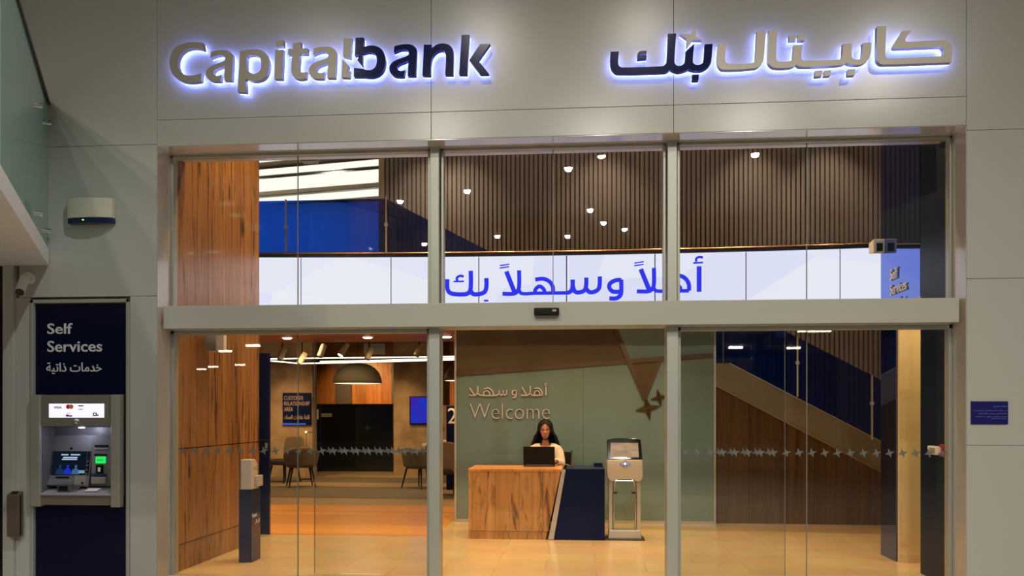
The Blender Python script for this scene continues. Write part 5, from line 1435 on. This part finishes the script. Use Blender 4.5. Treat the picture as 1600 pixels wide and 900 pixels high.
# head: rings from chin to crown, face towards -Y
HT = [(0.000, .012, .070, .040), (.008, .026, .082, .030), (.022, .036, .088, .012), (.040, .046, .090, -.02), (.060, .054, .090, -.055), (.085, .061, .089, -.078), (.110, .066, .087, -.090), (.135, .069, .087, -.096), (.160, .068, .083, -.096), (.182, .060, .072, -.088), (.200, .046, .052, -.070), (.212, .026, .024, -.042), (.217, .008, .0, -.018)]
def lerp_tab(t, z):
    for a_, b_ in zip(t[:-1], t[1:]):
        if z <= b_[0]:
            f = (z - a_[0]) / (b_[0] - a_[0])
            return [p + (q - p) * f for p, q in zip(a_, b_)]
    return list(t[-1])
hc = Vector((PX, PY + 0.035, 1.082))
hrot = Matrix.Rotation(R(7), 3, 'X')
def head_pt(z, phi, grow=0.0):
    _, hw, fr_, bk_ = lerp_tab(HT, z)
    c_ = (fr_ + bk_) / 2; h_ = (fr_ - bk_) / 2
    x = (hw + grow) * math.sin(phi); y = c_ + (h_ + grow) * math.cos(phi)
    if grow == 0:
        nose = math.exp(-(x / .011) ** 2) * max(0, 1 - abs(z - .082) / .030) * (.020 if z < .092 else .014) * (1 if math.cos(phi) > 0 else 0)
        brow = math.exp(-((z - .122) / .009) ** 2) * .004 * max(0, math.cos(phi))
        eye = -(math.exp(-((abs(x) - .030) / .014) ** 2 - ((z - .106) / .010) ** 2)) * .008 * max(0, math.cos(phi))
        lips = math.exp(-(x / .020) ** 2 - ((z - .042) / .008) ** 2) * .005 * max(0, math.cos(phi))
        cheek = math.exp(-((abs(x) - .040) / .018) ** 2 - ((z - .072) / .02) ** 2) * .004 * max(0, math.cos(phi))
        y += nose + brow + eye + lips + cheek
    return hc + hrot @ Vector((x, -y, z - 0.0))
rings = []
for j in range(48):
    z = .217 * j / 47
    rings.append([head_pt(z, 2 * PI * k / 64) for k in range(64)])
head = MB().loft(rings)
ear = MB()
for s_ in (-1, 1):
    e0 = hc + hrot @ Vector((s_ * .068, .012, .095))
    ear.tube([e0 + Vector((0, 0, -.026)), e0 + Vector((s_ * .008, .006, -.005)), e0 + Vector((s_ * .010, .010, .018)), e0 + Vector((0, .004, .030))], [.006, .010, .011, .006], 8)
body.take(head).take(ear)
bod = remeshed(body, 0.0058, 2)
skin_m = mottled('skin_tone', srgb(176, 118, 90), srgb(164, 106, 80), 20, 0.5)
part('body', bod, skin_m, ppl, smooth=True)
def on_face(x, z, lift):
    _, hw, fr_, bk_ = lerp_tab(HT, z)
    phi = math.asin(max(-1, min(1, x / hw)))
    return head_pt(z, phi) + hrot @ Vector((0, -lift, 0))
eye_w = mat('eye_white', (0.7, 0.68, 0.64), 0.3); iris = mat('iris_brown', srgb(40, 24, 16), 0.2)
hair_m = mottled('hair_black', (0.006, 0.005, 0.005), (0.010, 0.008, 0.007), 30, 0.5, (6, 6, 0.4), 4, 0.2)
for s_ in (-1, 1):
    c_ = on_face(s_ * .030, .105, -.0035)
    m4 = Matrix.Translation(c_)
    ep = [(.0115 * math.cos(2 * PI * k / 20), .0050 * math.sin(2 * PI * k / 20)) for k in range(20)]
    ey = part('eye', MB().prism(ep, 'Y', -.004, 0.004).__class__().take(MB().prism(ep, 'Y', -.0045, 0.004), m4), eye_w, ppl, smooth=True)
    part('iris', MB().take(MB().prism([(.0048 * math.cos(2 * PI * k / 16), .0048 * math.sin(2 * PI * k / 16)) for k in range(16)], 'Y', -.0058, 0), m4), iris, ey)
    part('eyelash', MB().tube([on_face(s_ * (.030 - .013), .1055, .002), on_face(s_ * .030, .1105, .003), on_face(s_ * (.030 + .013), .1075, .002)], [.001, .0018, .001], 6), hair_m, ppl)
    part('eyebrow', MB().tube([on_face(s_ * .014, .121, .002), on_face(s_ * .030, .1265, .002), on_face(s_ * .046, .1215, .002)], [.0022, .0028, .0012], 6), hair_m, ppl)
lp2 = MB()
lp2.tube([on_face(-.019, .043, .000), on_face(-.008, .0462, .0025), on_face(0, .0452, .003), on_face(.008, .0462, .0025), on_face(.019, .043, .000)], [.001, .0032, .003, .0032, .001], 8)
lp2.tube([on_face(-.018, .0425, .000), on_face(0, .0385, .003), on_face(.018, .0425, .000)], [.001, .0042, .001], 8)
part('lips', lp2, mat('lip_red', srgb(150, 62, 56), 0.4), ppl, smooth=True)
# hair: centre parted shell open over the face, falling behind the shoulders
def hair_row(z, phi):
    """z measured from the chin; negative z hangs below"""
    top = head_pt(max(z, 0.0), phi, 0.016 + 0.016 * min(1, max(0, (0.16 - z) / 0.10)))
    if z >= 0.12: return top
    f = min(1.0, (0.12 - z) / 0.30)
    hw = .100 + .082 * min(1, f * 1.25); fr_ = .070 - .070 * f; bk_ = -.118 - .03 * f
    c_ = (fr_ + bk_) / 2; h_ = (fr_ - bk_) / 2
    low = hc + Vector((hw * math.sin(phi), -(c_ + h_ * math.cos(phi)), z))
    t = min(1.0, (0.12 - z) / 0.10); t = t * t * (3 - 2 * t)
    return top.lerp(low, t)
def open_half(z):
    if z > .196: return 0.012
    if z > .165: return 0.012 + (0.196 - z) / .031 * 0.61
    if z > .10: return 0.62 + (.165 - z) / .065 * 0.36
    if z > .0: return 0.98 - (0.10 - z) / .10 * 0.10
    return 0.88 + min(1, -z / .12) * 0.22
rows = []
for j in range(40):
    z = .2165 - (.2165 + .185) * j / 39
    p0_ = open_half(z)
    rows.append([hair_row(z, p0_ + (2 * PI - 2 * p0_) * k / 56) + Vector((0, 0, 0.0)) for k in range(57)])
hr = part('hair', MB().loft(rows, False, False), hair_m, ppl, smooth=True)
md = hr.modifiers.new('thick', 'SOLIDIFY'); md.thickness = 0.016; md.offset = 0
md = hr.modifiers.new('sub', 'SUBSURF'); md.levels = 1; md.render_levels = 1
cap = []
for j in range(10):
    a_ = PI / 2 * j / 9
    z = .190 + .040 * math.sin(a_)
    rr_ = math.cos(a_) ** 0.7
    cap.append([hc + hrot @ Vector((.066 * rr_ * math.sin(2 * PI * k / 40), .012 - .080 * rr_ * math.cos(2 * PI * k / 40), z)) for k in range(40)])
part('hair_crown', MB().loft(cap, True, True), hair_m, hr, smooth=True)
# blouse with V neck
V, Ed, Rd = [], [], []
t2 = chain([(0, .10, .53), (0, .11, .62), (0, .10, .74), (0, .085, .85), (0, .075, .93), (0, .066, 1.022)], [(.160, .122), (.142, .11), (.138, .106), (.150, .115), (.128, .094), (.086, .072)])
for s_ in (-1, 1):
    chain([(s_ * .120, .075, .962), (s_ * .158, .07, .942), (s_ * .180, .04, .83), (s_ * .188, -.02, .755), (s_ * .160, -.15, .795), (s_ * .125, -.262, .820)], [.066, .068, .060, .054, .048, .038], t2[4])
bl = remeshed(skin_obj(V, Ed, Rd, 0, 2), 0.0075, 3)
bm_ = bmesh.new()
vs_ = [bm_.verts.new(p) for p in bl.v]
for f in bl.f: bm_.faces.new([vs_[i] for i in f])
cuts = [((PX, 0, .890), (-1.75, 0, 1)), ((PX, 0, .890), (1.75, 0, 1)), ((PX + .084, 0, 0), (1, 0, 0)), ((PX - .084, 0, 0), (1, 0, 0)),
        ((0, PY + .09, 0), (0, 1, 0)), ((0, 0, 1.032), (0, 0, 1)), ((0, PY - .245, 0), (0, 1, 0))]
for co, no in cuts:
    bmesh.ops.bisect_plane(bm_, geom=bm_.verts[:] + bm_.edges[:] + bm_.faces[:], plane_co=co, plane_no=no)
dead = []
for f in bm_.faces:
    q = f.calc_center_median(); ax_ = abs(q.x - PX)
    if (q.z > .890 + ax_ * 1.75 and q.y < PY + .09 and ax_ < .084) or q.z > 1.032 or (q.y < PY - .245 and q.z > .7):
        dead.append(f)
bmesh.ops.delete(bm_, geom=dead, context='FACES')
bm_.verts.index_update()
bl2 = MB().add([v.co.copy() for v in bm_.verts], [tuple(v.index for v in f.verts) for f in bm_.faces])
bm_.free()
bo = part('blouse', bl2, mottled('blouse_white', srgb(226, 214, 200), srgb(206, 190, 172), 8, 0.75, (1, 1, 1), 3, bump=0.3), ppl, smooth=True)
md = bo.modifiers.new('thick', 'SOLIDIFY'); md.thickness = 0.005; md.offset = 1
V, Ed, Rd = [], [], []
t3 = chain([(0, .10, .50), (0, .105, .58)], [(.165, .125), (.150, .115)])
for s_ in (-1, 1):
    chain([(s_ * .09, .05, .49), (s_ * .11, -.17, .49), (s_ * .12, -.355, .465), (s_ * .12, -.34, .26), (s_ * .12, -.312, .10)], [.105, .095, .075, .068, .060], t3[0])
part('trousers', skin_obj(V, Ed, Rd, 0, 2), black_m, ppl, smooth=True)
for s_ in (-1, 1):
    sh_ = remeshed(skin_obj([W3((s_ * .12, -.30, .06)), W3((s_ * .12, -.33, .05)), W3((s_ * .125, -.43, .040)), W3((s_ * .127, -.50, .034))], [(0, 1), (1, 2), (2, 3)], [.046, .05, .044, .03], 0, 2), 0.006, 2)
    part('shoe', sh_, black_gl, ppl, smooth=True)
# office chair
oc = thing('office_chair', 'black mesh office chair with silver edges behind the receptionist', 'chair', (-0.325, 10.13, 0))
cxx = -0.325
part('seat', MB().prism([tuple(p) for p in smooth_loop([(cxx - .24, 9.87), (cxx + .24, 9.87), (cxx + .24, 10.30), (cxx - .24, 10.30)], 5)], 'Z', 0.33, 0.385), black_m, oc, bevel=0.015)
bpr = smooth_loop([(cxx - .20, .47, 1), (cxx + .20, .47, 1), (cxx + .225, .70), (cxx + .225, .905, 1), (cxx - .225, .905, 1), (cxx - .225, .70)], 4)
part('backrest', MB().prism([tuple(p) for p in bpr], 'Y', 10.335, 10.36), black_m, oc, bevel=0.008)
part('inner_panel', MB().box(cxx - .17, 10.328, .50, cxx + .12, 10.336, .87), mat('mesh_grey', srgb(58, 56, 50), 0.8), oc)
for s_ in (-1, 1):
    part('back_frame', MB().tube([(cxx + s_ * .215, 10.345, .45), (cxx + s_ * .232, 10.345, .70), (cxx + s_ * .236, 10.345, .925)], 0.011, 8), bright_steel, oc, smooth=True)
    part('armrest', MB().box(cxx + s_ * .27 - .02, 9.98, .58, cxx + s_ * .27 + .02, 10.25, .605).box(cxx + s_ * .27 - .012, 10.10, .36, cxx + s_ * .27 + .012, 10.14, .58).box(cxx + s_ * .22, 10.10, .345, cxx + s_ * .27, 10.14, .365), black_m, oc, bevel=0.006)
part('spine', MB().tube([(cxx, 10.18, .33), (cxx, 10.37, .36), (cxx, 10.385, .50)], 0.018, 8), black_m, oc)
part('gas_column', MB().tube([(cxx, 10.10, .08), (cxx, 10.10, .34)], [0.03, 0.022], 12), bright_steel, oc)
for k in range(5):
    a_ = 2 * PI * k / 5 + 0.3
    e2 = (cxx + .25 * math.cos(a_), 10.10 + .25 * math.sin(a_))
    part('base_arm', MB().tube([(cxx, 10.10, .10), (*e2, .075)], [0.024, 0.015], 8), bright_steel, oc)
    part('caster', MB().tube([(e2[0] - .012, e2[1], .028), (e2[0] + .012, e2[1], .028)], 0.028, 14), black_m, oc)
